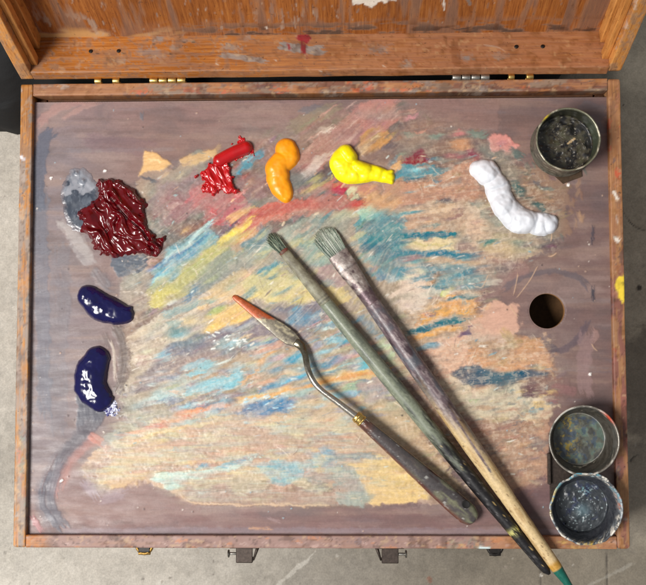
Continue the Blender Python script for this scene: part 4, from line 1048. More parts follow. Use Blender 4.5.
def mount(x0, x1, mat2):
    z = .058; a = at(x0, 552, z)[0]; b = at(x1, 552, z)[0]
    h = empty('handle_mount', (0, 0, 0)); h.parent = box
    mesh_obj('mount_plate', *boxm(((a + b) / 2, -HY - .0010, z), (b - a, .002, .014), .0004), M_BLACKMETAL, h, False)
    c = (a + b) / 2; r = (b - a) * .42
    P = [(c + r * math.cos(t), -HY - .002 - .0066 * math.sin(t), z) for t in np.linspace(.0, math.pi, 13)]
    mesh_obj('staple', *join([tube(P, .0012, 10), cyl((c - r * .75, -HY - .0084, z), (c + r * .75, -HY - .0084, z), .0011, 12)]), mat2, h)
    mesh_obj('carry_lug', *boxm((c, -HY - .0048, z + .0005), (r * 1.5, .0060, .0022), .0006), M_BLACKMETAL, h, False)
mount(135, 154, m_plain('tarnished_brass', (150, 118, 62), .5, .9, .4, 500)); mount(486, 504, M_BLACKMETAL)

# ------------------------------------------------------------------ black bag behind the box
def make_bag():
    # soft flattened bag: superellipse dome with folds
    nu, nv = 150, 70
    U = np.linspace(0, 2 * math.pi, nu, endpoint=False); W = np.linspace(0, 1, nv)
    c = np.array([-.075, .235]); hx, hy = .262, .092
    rows = []
    for w in W:
        th = w * math.pi / 2
        rr = math.cos(th) ** .55 if w < 1 else 0.; z = .064 * math.sin(th) ** .8
        x = c[0] + hx * rr * np.sign(np.cos(U)) * np.abs(np.cos(U)) ** .5; y = c[1] + hy * rr * np.sign(np.sin(U)) * np.abs(np.sin(U)) ** .6
        n = fbm(x * 30 + 3, y * 50 + z * 30, 2, 4) - .5
        zz = z + n * .016 * min(1, w * 4) + .0006
        y = y + n * .006 + .010 * np.sin(x * 22); y = y - (.018 - .30 * (x + .235) + .004 * np.sin(x * 160)) * sst(-.200, -.216, x) * sst(.26, .18, y) * (1 - w)
        rows.append(np.stack([x, y, np.maximum(zz, .0006)], -1))
    V, F = loft(rows)
    o = mesh_obj('fabric_bag', V, F, m_plain('black_fabric', (8, 8, 9), .85, 0, .35, 900, .5))
    tag(o, 'soft black fabric bag lying on the concrete behind the paint box', 'bag')
make_bag()

# ------------------------------------------------------------------ fresh paint
def sub_canvas(x0, x1, y0, y1, res=.36, z=Z_PAL):
    a = at(x0, y0, z); b = at(x1, y1, z)
    xs = np.arange(a[0], b[0], res * .00066); ys = np.arange(a[1], b[1], -res * .00066)
    X, Y = np.meshgrid(xs, ys); px, py = proj(np.stack([X, Y, np.full_like(X, z)], -1))
    return X, Y, px, py
def height_obj(name, X, Y, H, mat, col=None, z0=Z_PAL + .00005):
    """H in metres above the palette; negative = outside (the skirt dips under the surface)"""
    ny, nx = X.shape; keep = H > -.0005
    k = keep[:-1, :-1] | keep[:-1, 1:] | keep[1:, 1:] | keep[1:, :-1]
    F = grid_faces(ny, nx)[:, ::-1][k.ravel()]; Z = z0 + np.maximum(H, -.0009)
    used = np.unique(F); remap = np.full(nx * ny, -1); remap[used] = np.arange(len(used))
    V = np.stack([X, Y, Z], -1).reshape(-1, 3)[used]; base = V.mean(0); base[2] = Z_PAL
    o = mesh_obj(name, V - base, remap[F], mat, None, True, None if col is None else col.reshape(-1, 3)[used])
    o.location = base; return o
def capsule(px, py, pts, rad, hh, n=8, flatp=.5):
    P = smooth_poly([(a, b) for a, b in pts], n)
    sl = np.concatenate([[0], np.cumsum(np.hypot(*np.diff(P, axis=0).T))]); t0 = np.linspace(0, 1, len(P)); q_ = np.linspace(0, sl[-1], max(12, int(sl[-1] / .3)))
    t = np.interp(q_, sl, t0); P = np.stack([np.interp(q_, sl, P[:, 0]), np.interp(q_, sl, P[:, 1])], 1)
    R = np.interp(t, np.linspace(0, 1, len(rad)), rad) * 1.10
    best = np.full(px.shape, 1e9); hb = np.zeros(px.shape); arc = np.zeros(px.shape)
    for i in range(len(P)):
        q = np.hypot(px - P[i, 0], py - P[i, 1]) / R[i]; m = q < best; best[m] = q[m]; arc[m] = t[i]; hb[m] = hh * (R[i] / max(rad)) ** .6
    return np.where(best < 1, hb * np.maximum(1 - best ** 2.4, 0) ** flatp, -(best - 1) * hb * 1.6), best, arc
def m_paint(name, col, rough=.28, sub=.0, coat=.3, spec=.5, bm=.12):
    m, nt, b = newmat(name); n = tex(nt, (1, 1, 1), 160, 2, .5); c = lin(col)
    nt.links.new(ramp(nt, n.outputs['Fac'], [(.3, c * .86), (.7, np.minimum(c * 1.1, 1))]).outputs[0], b.inputs['Base Color'])
    b.inputs['Roughness'].default_value = rough; b.inputs['Coat Weight'].default_value = coat; b.inputs['Coat Roughness'].default_value = .12
    b.inputs['Specular IOR Level'].default_value = spec
    bump(nt, b, n.outputs['Fac'], bm, .0005); return m

GRP = 'fresh oil paint squeezed onto the palette'
def blob(label, bounds, pts, rad, hh, mat, crease=(), wav=.08, extra=None, cw=.05, cdepth=.35, seed=1, rough_=.3, ridge=.16):
    X, Y, px, py = sub_canvas(*bounds)
    dx = (fbm(px * .11, py * .11, seed, 3) - .5) * 5 * wav * 8; dy = (fbm(px * .11 + 9, py * .11, seed + 3, 3) - .5) * 5 * wav * 8
    H, q, arc = capsule(px + dx * .5, py + dy * .5, pts, rad, hh)
    for c in crease:
        skew = (arc - c) + 0 * q
        H = np.where(H > 0, H * (1 - cdepth * np.exp(-(skew / cw) ** 2)), H - 0)
    if extra is not None: H = extra(H, px, py, q, arc)
    ed = np.clip(1 - H / (hh * .9), 0, 1)
    H = np.where(H > 0, H * (1 + rough_ * (fbm(px * .10, py * .10, seed + 5, 3) - .5)) + ridge * (np.abs(fbm(px * .10 + 4, py * .10, seed + 2, 2) - .5) * -2 + .3) * .0012, H)
    for _ in range(9): H = (H * 2 + np.roll(H, 1, 0) + np.roll(H, -1, 0) + np.roll(H, 1, 1) + np.roll(H, -1, 1)) / 6
    o = height_obj('paint_blob', X, Y, H, mat); tag(o, label, 'paint blob', GRP); return o

M_OR = m_paint('cadmium_orange', (255, 158, 8), .42, coat=.1); M_YE = m_paint('cadmium_yellow', (255, 236, 0), .42, coat=.1)
M_WH = m_paint('titanium_white', (222, 224, 230), .5, coat=.05); M_BL = m_paint('ultramarine', (10, 8, 66), .18, coat=.2, spec=.6, bm=.0)
M_RE = m_paint('cadmium_red', (178, 4, 14), .3, coat=.35); M_MA = m_paint('alizarin_crimson', (92, 0, 9), .22, coat=.25, spec=.45, bm=.05)

def coil(pts_list):
    """several overlapping squeezed lobes, later ones lie on the earlier"""
    def f(H, px, py, q, arc):
        for pts, rad, hh in pts_list:
            h2, _, _ = capsule(px, py, pts, rad, hh)
            H = np.maximum(H, h2)
        return H
    return f
blob('thick orange paint squeezed in three overlapping lobes', (260, 304, 134, 210), [(286, 149), (288, 156), (284, 162)], [9.5, 10.5, 9], .0050, M_OR,
     extra=coil([([(281, 162), (277, 169), (279, 176)], [9.5, 10.5, 9.5], .0056), ([(277, 178), (281, 187), (285, 194), (286, 198)], [9.6, 9.6, 7.2, 4.6], .0048), ([(289, 150), (292, 157)], [7, 7], .0046)]), wav=.05, seed=2)
blob('bright lemon yellow paint curled like a comma', (322, 398, 138, 190), [(345, 153), (341, 162), (347, 171), (360, 173), (374, 173), (384, 176), (389, 177.5)], [7.4, 10, 11, 9, 7.2, 6.2, 5.4], .0058, M_YE,
     crease=(.50, .80), cw=.035, cdepth=.22, extra=coil([([(346, 152), (350, 158)], [6.6, 6.8], .0068), ([(357, 168), (366, 171)], [7, 7], .0060), ([(386, 175), (391.5, 172)], [4, 2.2], .0040), ([(386, 178), (391.5, 182)], [4, 2.2], .0040)]), wav=.07, seed=3)
blob('thick white paint ribbon snaking toward the thumb hole', (462, 562, 154, 242), [(479, 170), (487, 173), (494, 180), (498, 192), (505, 206), (516, 218), (531, 222), (543, 224), (549, 224)],
     [8.5, 11.5, 9.5, 12, 10, 12.8, 10, 10.5, 8], .0058, M_WH, crease=(.22, .36, .5, .63, .8, .9), cw=.022, cdepth=.24, wav=.13, seed=4, ridge=.4, extra=coil([([(484, 170), (488, 175)], [9.5, 9.5], .0062), ([(501, 202), (504, 208)], [10, 10], .0064), ([(519, 219), (525, 222)], [10.5, 10.5], .0066), ([(545, 222), (549, 226)], [7, 7], .0050)]))
blob('small glossy dark blue paint lump, upper of the two at left edge', (70, 142, 278, 330), [(88, 296), (100, 306), (116, 312), (126, 315)], [10, 13, 11, 7.5], .0062, M_BL, extra=coil([([(124, 312), (131, 318)], [5, 2.4], .0050), ([(127, 310), (131, 308)], [4, 2], .0040)]), wav=.10, seed=5, rough_=.22, ridge=0)
blob('large glossy dark blue paint lump beside a white dab, lower left', (68, 130, 340, 418), [(97, 359), (92, 371), (91, 386), (99, 398), (106, 401)], [12, 14.5, 15, 12, 7], .0066, M_BL, extra=coil([([(104, 400), (112, 398)], [5, 2.2], .0048)]), wav=.11, seed=6, rough_=.22, ridge=0)
# red: a tube-shaped tail and a rough torn heap
def red_blob():
    X, Y, px, py = sub_canvas(190, 258, 134, 212)
    H, q, arc = capsule(px, py, [(220, 161), (232, 154), (246, 148)], [6.5, 6, 6.2], .0052)
    out = [(203, 168), (214, 160), (224, 160), (231, 168), (234, 182), (238, 192), (228, 196), (222, 190), (212, 194), (200, 190), (206, 182), (197, 176)]
    d = sdf(px, py, out) + (fbm(px * .22, py * .22, 3, 3) - .5) * 8
    a = math.radians(62); u = px * math.sin(a) - py * math.cos(a); v = px * math.cos(a) + py * math.sin(a)
    r = vn(u * .30, v * .09, 2) * .65 + vn(u * .62, v * .16, 3) * .35
    H2 = np.where(d > 0, np.minimum(d * .0014, .0022) + .0026 * np.minimum(d / 5, 1) * np.maximum(r - .22, 0), d * .0006)
    d3 = 10 - np.hypot(px - 243, py - 150) + (fbm(px * .25, py * .25, 6, 3) - .5) * 14
    H3 = np.where(d3 > 0, .0003 + .0006 * fbm(px * .5, py * .5, 3, 3), -.001)
    o = height_obj('paint_blob', X, Y, np.maximum(np.maximum(H, H2), H3), M_RE); tag(o, 'bright red paint with a round tail and torn smeared heap', 'paint blob', GRP)
red_blob()
def z5(pts, ox=55, oy=155): return [(ox + a / 5.317, oy + b / 5.317) for a, b in pts]
def maroon():
    X, Y, px, py = sub_canvas(70, 172, 170, 268, .34)
    out = z5([(222, 160), (240, 135), (290, 122), (380, 150), (440, 200), (490, 260), (475, 320), (500, 385), (540, 438), (590, 430), (572, 500), (545, 535), (470, 522), (400, 535), (330, 545), (270, 540), (212, 500),
              (190, 440), (136, 405), (150, 360), (116, 318), (165, 275), (200, 240), (232, 215)])
    d = sdf(px, py, out) + (fbm(px * .2, py * .2, 4, 3) - .5) * 5
    a = math.radians(48); u = px * math.sin(a) - py * math.cos(a); v = px * math.cos(a) + py * math.sin(a)
    wv = (fbm(px * .06, py * .06, 2, 2) - .5) * 16
    r = vn((u + wv) * .16, v * .055, 4) * .6 + vn((u + wv) * .36, v * .09, 5) * .28 + vn(px * .25, py * .25, 2) * .12
    H = .0018 + .0068 * (r - .26)
    ridge = line_dist(px, py, np.array(z5([(300, 225), (350, 285), (400, 340), (470, 400), (500, 450)])))
    H = H * (1 - .85 * np.exp(-(ridge[0] / 2.0) ** 2)) + .0020 * np.exp(-((ridge[0] - 5) / 3.) ** 2) * (ridge[1] > 0)
    fine = (vn((u + wv) * .55, v * .12, 6) - .5) * .0008
    H = np.where(d > 0, np.minimum(d / 3.5, 1) ** .6 * np.maximum(H + fine, .0005), d * .0007)
    for _ in range(3): H = (H * 2 + np.roll(H, 1, 0) + np.roll(H, -1, 0) + np.roll(H, 1, 1) + np.roll(H, -1, 1)) / 6
    o = height_obj('paint_blob', X, Y, H, M_MA); tag(o, 'large rough heap of glossy dark crimson paint at upper left', 'paint blob', GRP)
maroon()
def puddle():
    X, Y, px, py = sub_canvas(56, 110, 160, 240, .4)
    out = z5([(33, 200), (40, 150), (62, 108), (100, 68), (150, 70), (190, 100), (225, 150), (250, 230), (200, 330), (190, 420), (140, 410), (100, 395), (66, 360), (48, 300)])
    d = sdf(px, py, out) + (fbm(px * .2, py * .2, 4, 3) - .5) * 4
    dark = sst(.42, .6, fbm(px * .12, py * .12, 6, 4) + sst(186, 204, py + (px - 75) * .35) * .45 - .15)
    C = lin((136, 138, 146)) * (1 - dark[..., None]) + lin((54, 62, 76)) * dark[..., None]
    wr = sst(.62, .7, fbm(px * .3, py * .16, 2, 3))[..., None] * .5; C = C * (1 - wr) + lin((96, 104, 116)) * wr
    rim = np.exp(-((d - 1.) / 1.) ** 2)[..., None] * .25; C = C * (1 - rim) + lin((74, 80, 92)) * rim
    eg = sst(5, 0, d)[..., None] * .8; C = C * (1 - eg) + lin((122, 112, 115)) * eg
    H = np.where(d > 0, .0001 + .00035 * np.minimum(d / 4, 1) + .0003 * (fbm(px * .12, py * .12, 3, 2) - .4), d * .0004)
    H = H + .0012 * np.exp(-((px - 77) ** 2 + (py - 173) ** 2) / 3) + .0014 * np.exp(-((px - 83) ** 2 + (py - 181) ** 2) / 6)
    o = height_obj('paint_puddle', X, Y, H, m_attr('slate_oil', .32, 0, 120, .15, .04), C)
    tag(o, 'flat glossy grey and slate oil puddle touching the dark crimson heap', 'paint puddle')
puddle()
def dab():
    X, Y, px, py = sub_canvas(100, 122, 396, 420, .3)
    d = sdf(px, py, [(101, 409), (107, 405), (111, 400), (118, 403), (119, 409), (115, 415), (108, 416)]) + (fbm(px * .5, py * .5, 4, 3) - .5) * 5
    H = np.where(d > 0, np.minimum(d / 2, 1) * (.0006 + .0022 * vn(px * .8, py * .8, 2) * vn(px * .5, py * .9, 5)), d * .0006)
    C = lin((208, 210, 228)) * np.ones(px.shape + (3,)); w = sst(.5, .65, fbm(px * .6, py * .6, 1, 2) + (110 - px) * .02)[..., None]; C = C * (1 - w) + lin((60, 56, 120)) * w
    o = height_obj('paint_dab', X, Y, H, m_attr('lilac_white_paint', .35, 0, 400, .2), C)
    tag(o, 'small rough lilac white dab at the foot of the lower blue lump', 'paint dab')
dab()

# ------------------------------------------------------------------ brushes
def skin_tube(P, r, flat, n=40, colf=None, bumpy=0., up=(0, 0, 1)):
    P = np.array(P, float); T = np.gradient(P, axis=0); T /= np.linalg.norm(T, axis=1)[:, None]
    r = np.ones(len(P)) * r; flat = np.ones(len(P)) * flat; a = np.linspace(0, 2 * math.pi, n, endpoint=False); R = []; C = []
    s = np.cross(T, np.array(up, float)); s /= np.linalg.norm(s, axis=1)[:, None]; u = np.cross(s, T)
    L = np.concatenate([[0], np.cumsum(np.linalg.norm(np.diff(P, axis=0), axis=1))])
    A, LL = np.meshgrid(a, L)
    nz = 1 + bumpy * (fbm(np.cos(A) * 3 + 5 + LL * 300, np.sin(A) * 3 + LL * 300, 2, 3) - .5) * 2
    R = P[:, None, :] + (np.cos(A) * r[:, None] * nz)[..., None] * s[:, None, :] + (np.sin(A) * (r * flat)[:, None] * nz)[..., None] * u[:, None, :]
    V, F = loft(R)
    if colf is not None: C = colf(A, LL, L[-1]); return V, F, C.reshape(-1, 3)
    return V, F, None
def along(p, q, ts): return np.array([np.array(p) + (np.array(q) - np.array(p)) * t for t in ts])
def mixl(c, col, w): w = np.clip(w, 0, 1)[..., None]; return c * (1 - w) + lin(col) * w

def bristles(root, p, d, side, up, L, w, th, cols, n, name='bristles'):
    """a flat tuft: a solid core plus many single hairs"""
    parts = []; C = []
    # core
    ts = np.linspace(0, 1, 14); P = [p + d * L * .93 * t - up * .0004 * t * t for t in ts]
    r = w * (1 + .16 * np.sin(ts * math.pi) - .30 * ts ** 5)
    V, F, _ = skin_tube(P, r * .92, th / w * (1 - .55 * ts), 24, up=up); parts.append((V, F))
    C.append(np.ones((len(V), 3)) * lin(cols[0]) * (.6 + .8 * rng.random((len(V), 1))))
    for i in range(n):
        a = rng.uniform(-1, 1); b = rng.uniform(-.3, 1) if rng.random() < .85 else rng.uniform(-1, 0)
        b *= math.sqrt(max(0, 1 - a * a * .9))
        l = L * rng.uniform(.80, 1.08) * (1 - .22 * a * a)
        c0 = p + side * a * w * .96 + up * b * th
        bend = rng.normal(0, .0009); q = [c0 + d * l * t + side * (a * w * .14 * math.sin(t * 2.6) + bend * t * t) + up * (-b * th * .5 * t * t - .0003 * t * t + .00018) for t in (0, .35, .7, 1)]
        rr = .00012; V, F = tube(q, [rr, rr, rr * .9, rr * .4], 4, 1, up); parts.append((V, F))
        c = lin(cols[rng.integers(len(cols))]) * rng.uniform(.6, 1.2); g = np.linspace(.75, 1.1, 4).repeat(4)[:, None]; C.append(c * g)
    V, F = join(parts); return mesh_obj(name, V, F, M_HAIR, root, True, np.vstack(C))
M_HAIR = m_attr('bristle_hair', .6, 0, 900, 0, 0)
M_HANDLE = m_attr('painted_handle', .45, 0, 600, .08, .2, .4)
M_FERR = m_attr('tin_ferrule', .32, .75, 700, 0, .2)
M_CRUST = m_attr('paint_crusted_metal', .42, .15, 500, .1, .5)

def unit(v): return v / np.linalg.norm(v)
def to_local(root, objs_base):
    pass
def finish(root, base):
    """put the Empty at the thing's base and keep its parts where they are"""
    root.location = base
    for o in root.children:
        if o.type == 'MESH':
            co = np.empty(len(o.data.vertices) * 3, np.float32); o.data.vertices.foreach_get('co', co)
            co = co.reshape(-1, 3) - np.array(base, np.float32); o.data.vertices.foreach_set('co', co.ravel()); o.data.update()

def brush_one():
    root = empty('paintbrush')
    p0 = at(283.8, 251.5, Z_PAL + .0040); p1 = at(549.5, 574, Z_RIM + .0052)
    L = np.linalg.norm(p1 - p0); d = (p1 - p0) / L; side = unit(np.cross(d, (0, 0, 1))); up = np.cross(side, d)
    bristles(root, p0 + d * .0006, unit(-d + np.array([-.03, .0, -.11])), side, up, .0155, .0031, .0019,
             [(60, 76, 62), (84, 104, 86), (150, 164, 140), (58, 70, 60), (176, 180, 156)], 600)
    mesh_obj('bristle_root', *skin_tube(along(p0 - d * .0012, p0 + d * .0012, np.linspace(0, 1, 6)), [.0030, .0033, .0034, .0034, .0034, .0033], .6, 24)[:2],
             m_plain('rust_red_paint', (110, 58, 46), .6), root)
    ts = np.linspace(0, 1, 40); Lf = .0445; fe = along(p0, p0 + d * Lf, ts)
    def cf(A, LL, Lt):
        t = LL / Lt; c = np.ones(A.shape + (3,)) * lin((136, 132, 112)); n = fbm(np.cos(A) * 2 + 4, LL * 260, 2, 4)
        c = mixl(c, (156, 154, 134), sst(.5, .8, n)); c = mixl(c, (104, 98, 84), sst(.45, .2, n) * .7)
        c = mixl(c, (104, 92, 70), np.exp(-((t - .02) / .03) ** 2)); c = mixl(c, (84, 84, 76), np.exp(-((t - .955) / .012) ** 2)); c = mixl(c, (84, 84, 76), np.exp(-((t - .90) / .01) ** 2) * .6)
        return c
    r = np.interp(ts, [0, .25, .5, .88, .9, .92, .955, .97, 1], [.0034, .0037, .0040, .0044, .0046, .0044, .0047, .0044, .0044])
    V, F, C = skin_tube(fe, r, np.interp(ts, [0, .5, 1], [.55, .85, 1]), 40, cf, .015); mesh_obj('ferrule', V, F, m_attr('painted_ferrule', .55, 0, 500, 0, .3, .35), root, True, C)
    ts = np.linspace(0, 1, 150); ha = along(p0 + d * (Lf - .001), p1, ts)
    def ch(A, LL, Lt):
        t = LL / Lt; n = fbm(np.cos(A) * 2.2 + 6, LL * 90, 3, 4); n2 = fbm(np.cos(A) * 5 + 6, LL * 500, 5, 3)
        c = np.ones(A.shape + (3,)) * lin((124, 130, 112)); c = mixl(c, (98, 104, 92), sst(.45, .75, n)); c = mixl(c, (150, 154, 134), sst(.62, .85, n2) * .6)
        blk = sst(.40, .60, t + (n - .5) * .25)
        k = np.ones(A.shape + (3,)) * lin((24, 22, 24)); k = mixl(k, (110, 106, 106), sst(.74, .9, n2) * .6); k = mixl(k, (176, 150, 96), sst(.93, .96, fbm(np.cos(A) * 3, LL * 160, 6, 3)) * .9)
        c = c * (1 - blk[..., None]) + k * blk[..., None]
        return mixl(c, (190, 184, 110), np.exp(-((t - .845) / .010) ** 2) * sst(.4, .6, n2))
    r = np.interp(ts, [0, .12, .3, .55, .8, .95, .985, 1], [.0044, .0048, .0052, .0050, .0042, .0033, .0029, .0010])
    V, F, C = skin_tube(ha, r, 1, 40, ch, .01); mesh_obj('handle', V, F, M_HANDLE, root, True, C)
    finish(root, p0); tag(root, 'narrow filbert brush with sage green handle turning black at the end', 'paintbrush')
brush_one()

def brush_two():
    root = empty('paintbrush')
    p0 = at(337.0, 252.5, Z_PAL + .0046); p1 = at(577, 597.0, Z_RIM + .0080)
    L = np.linalg.norm(p1 - p0); d = (p1 - p0) / L; side = unit(np.cross(d, (0, 0, 1))); up = np.cross(side, d)
    bristles(root, p0 + d * .0008, unit(-d + np.array([-.02, .0, -.13])), side, up, .0195, .0068, .0021,
             [(150, 162, 144), (222, 228, 214), (150, 168, 150), (92, 112, 100), (226, 230, 216), (186, 196, 176)], 1300)
    ts = np.linspace(0, 1, 60); Lf = .043; fe = along(p0, p0 + d * Lf, ts)
    def cf(A, LL, Lt):
        t = LL / Lt; n = fbm(np.cos(A) * 2.5 + 4, LL * 240, 2, 4); c = np.ones(A.shape + (3,)) * lin((146, 134, 128))
        c = mixl(c, (122, 108, 104), sst(.42, .60, n)); c = mixl(c, (84, 66, 70), sst(.58, .74, n + t * .2)); c = mixl(c, (200, 192, 184), sst(.30, .1, n) * .7)
        c = mixl(c, (92, 80, 80), np.exp(-((t - .30) / .02) ** 2) * .8)
        return mixl(c, (104, 84, 90), sst(.55, .95, t) * .8)
    r = np.interp(ts, [0, .04, .3, .7, 1], [.0069, .0071, .0069, .0055, .0050]); fl = np.interp(ts, [0, .3, .7, 1], [.30, .42, .85, 1])
    V, F, C = skin_tube(fe, r, fl, 48, cf, .02); mesh_obj('ferrule', V, F, m_attr('stained_ferrule', .42, .35, 700, 0, .3), root, True, C)
    ts = np.linspace(0, 1, 220); ha = along(p0 + d * (Lf - .002), p1, ts)
    def ch(A, LL, Lt):
        t = LL / Lt; n = fbm(np.cos(A) * 2.2 + 6, LL * 80, 3, 4); n2 = fbm(np.cos(A) * 5 + 6, LL * 420, 5, 3); sideways = np.cos(A)
        cream = np.ones(A.shape + (3,)) * lin((206, 180, 134)); cream = mixl(cream, (184, 154, 108), sst(.5, .7, n)); cream = mixl(cream, (96, 66, 44), sst(.82, .86, n2) * .7)
        pur = np.ones(A.shape + (3,)) * lin((104, 88, 92)); pur = mixl(pur, (140, 126, 126), sst(.5, .65, n2)); pur = mixl(pur, (66, 52, 58), sst(.55, .70, n)); pur = mixl(pur, (86, 96, 104), sst(.5, .7, fbm(np.sin(A) * 2, LL * 100, 6, 3)) * .6)
        w = sst(.10, -.10, t - .36 - .08 * sideways * -1 + (n - .5) * .14)
        w = np.maximum(w, sst(.22, .06, np.abs(sideways + .25 - (t - .3) * 1.2)) * sst(.53, .46, t + (n2 - .5) * .08))
        c = cream * (1 - w[..., None]) + pur * w[..., None]
        ps = sst(.74, .75, t); c = mixl(c, (186, 140, 60), ps * sst(.775, .77, t) * 1.0)
        c = mixl(c, (16, 92, 78), sst(.775, .782, t)); return c
    tt = ts
    r = np.interp(tt, [0, .1, .25, .5, .74, .9, 1], [.0053, .0056, .0060, .0058, .0044, .0038, .0012])
    ring = np.exp(-((tt - .765) / .008) ** 2) * .00015
    tg = (at(555.5, 566.5, Z_RIM + .008) - ha[0]); tgold = np.dot(tg, d) / np.linalg.norm(ha[-1] - ha[0])
    def ch2(A, LL, Lt):
        s = LL / Lt; return ch(A, np.where(s < tgold, s / tgold * .757, .757 + (s - tgold) / (1 - tgold) * .243) * Lt, Lt)
    V, F, C = skin_tube(ha, r + ring, 1, 44, ch2, .008); mesh_obj('handle', V, F, M_HANDLE, root, True, C)
    finish(root, p0); tag(root, 'wide flat brush with cream handle, purple stains, gold band and green end', 'paintbrush')
brush_two()

# ------------------------------------------------------------------ palette knife
def knife():
    root = empty('palette_knife')
    zt = Z_PAL + .0012
    tip = at(233, 296, zt); be = at(300, 345, Z_PAL + .0030); d = unit(be - tip); side = unit(np.cross(d, (0, 0, 1)))
    # blade
    n = 70; ts = np.linspace(0, 1, n); L = np.linalg.norm(be - tip); W = np.interp(ts, [0, .03, .12, .45, .72, .86, .94, 1], [.0009, .0017, .0022, .0036, .0052, .0050, .0036, .0020])
    m = 24; a = np.linspace(0, 2 * math.pi, m, endpoint=False); R = []; C = []
    for t, w in zip(ts, W):
        c = tip + d * L * t; lift = .0008 * math.sin(t * 3)
        row = np.array([c + side * math.cos(q) * w + np.array([0, 0, 1]) * (math.sin(q) * .00055 + lift) for q in a]); R.append(row)
    T, A = np.meshgrid(ts, a, indexing='ij'); nn = fbm(T * 9, np.cos(A) * 2 + 4, 2, 4)
    c = np.ones(T.shape + (3,)) * lin((122, 114, 98)); c = mixl(c, (88, 80, 70), sst(.45, .65, nn)); c = mixl(c, (166, 156, 128), sst(.60, .72, fbm(T * 14, np.cos(A) * 6, 4, 3)))
    c = mixl(c, (160, 74, 32), sst(.47, .40, T + (nn - .5) * .12 + .1 * np.cos(A)) ); c = mixl(c, (188, 104, 58), sst(.40, .30, T) * sst(.5, .7, nn))
    V, F = loft(R); mesh_obj('blade', V, F, m_attr('stained_blade', .42, .25, 500, .1, .4), root, True, c.reshape(-1, 3))
    # cranked neck
    Pn = [be - d * .004, be + d * .001, at(305, 354, Z_PAL + .005), at(308.5, 371, Z_PAL + .008), at(318, 387, Z_PAL + .0095), at(338, 402.5, Z_PAL + .0095), at(357, 417, Z_PAL + .0095)]
    P = smooth_poly(Pn, 8); tn = np.linspace(0, 1, len(P))
    def cn(A, LL, Lt):
        t = LL / Lt; n = fbm(np.cos(A) * 2 + 3, LL * 200, 5, 3); c = np.ones(A.shape + (3,)) * lin((176, 170, 160)); return mixl(c, (112, 106, 90), sst(.5, .2, t + (n - .5) * .3))
    V, F, C = skin_tube(P, np.interp(tn, [0, .15, .35, .7, 1], [.0030, .0030, .0021, .0019, .0024]), np.interp(tn, [0, .3, .6, 1], [.35, .8, 1, 1]), 24, cn, .02)
    mesh_obj('neck', V, F, m_attr('steel_neck', .25, .85, 500, 0, .15), root, True, C)
    # handle
    h0 = at(356.5, 416.5, Z_PAL + .0090); h1 = at(475.5, 521, Z_PAL + .0062); dh = unit(h1 - h0); Lh = np.linalg.norm(h1 - h0)
    mesh_obj('brass_collar', *join([cyl(h0 - dh * .0010, h0 + dh * .0052, .0036, 24, .15), cyl(h0 + dh * .0005, h0 + dh * .0016, .0039, 24, .3), cyl(h0 + dh * .0040, h0 + dh * .0050, .0039, 24, .3)]), M_BRASS, root)
    ts = np.linspace(0, 1, 130); P = along(h0 + dh * .0050, h1, ts)
    P[:, 2] += .0008 * np.sin(ts * math.pi)
    r = np.interp(ts, [0, .1, .35, .65, .84, .93, .975, .99, 1], [.0038, .0042, .0052, .0066, .0072, .0070, .0054, .0040, .0010])
    def ch(A, LL, Lt):
        t = LL / Lt; n = fbm(np.cos(A) * 2 + 3, LL * 90, 5, 4); n2 = fbm(np.cos(A) * 4 + 8, LL * 260, 1, 4)
        c = np.ones(A.shape + (3,)) * lin((84, 52, 42)); c = mixl(c, (122, 76, 56), sst(.45, .8, n2)); c = mixl(c, (52, 34, 30), sst(.5, .3, n))
        top = sst(.25, .62, np.sin(A) + np.cos(A) * -.75 * 0 + (n - .5) * 1.2) * sst(.02, .12, t)
        c = mixl(c, (76, 72, 72), top * .9); c = mixl(c, (128, 128, 100), top * sst(.45, .75, n) * sst(.3, .8, t) * .8); c = mixl(c, (176, 176, 170), sst(.80, .86, n2) * .8)
        c = mixl(c, (104, 62, 48), sst(.5, .9, np.cos(A)) * .7)
        # lanyard hole, dark
        return c
    V, F, C = skin_tube(P, r, np.interp(ts, [0, .3, 1], [1, .8, .62]), 44, ch, .015)
    hd = mesh_obj('handle', V, F, m_attr('varnished_handle', .26, 0, 500, .5, .25), root, True, C)
    hc = at(466, 504.5, Z_PAL + .0121)
    # the lanyard hole: raised dark ring and disc, its shaded depth given by colour
    ang = np.linspace(0, 2 * math.pi, 28, endpoint=False); R = []
    for rr, zz in ((.0026, .0004), (.0025, .0012), (.0022, .0012), (.0020, .0011), (.0017, .0009)):
        R.append([hc + np.array([math.cos(q) * rr, math.sin(q) * rr, zz - .0012]) for q in ang])
    V, F = loft(R); F = [f for f in F if len(f) == 4] + [tuple(4 * 28 + j for j in range(28))]
    mesh_obj('hanging_hole_disc', V, F, m_plain('hole_shade', (14, 11, 10), .8), root)
    finish(root, tip); tag(root, 'cranked palette knife with orange stained tip, brass collar and dark wooden handle', 'palette knife')
knife()

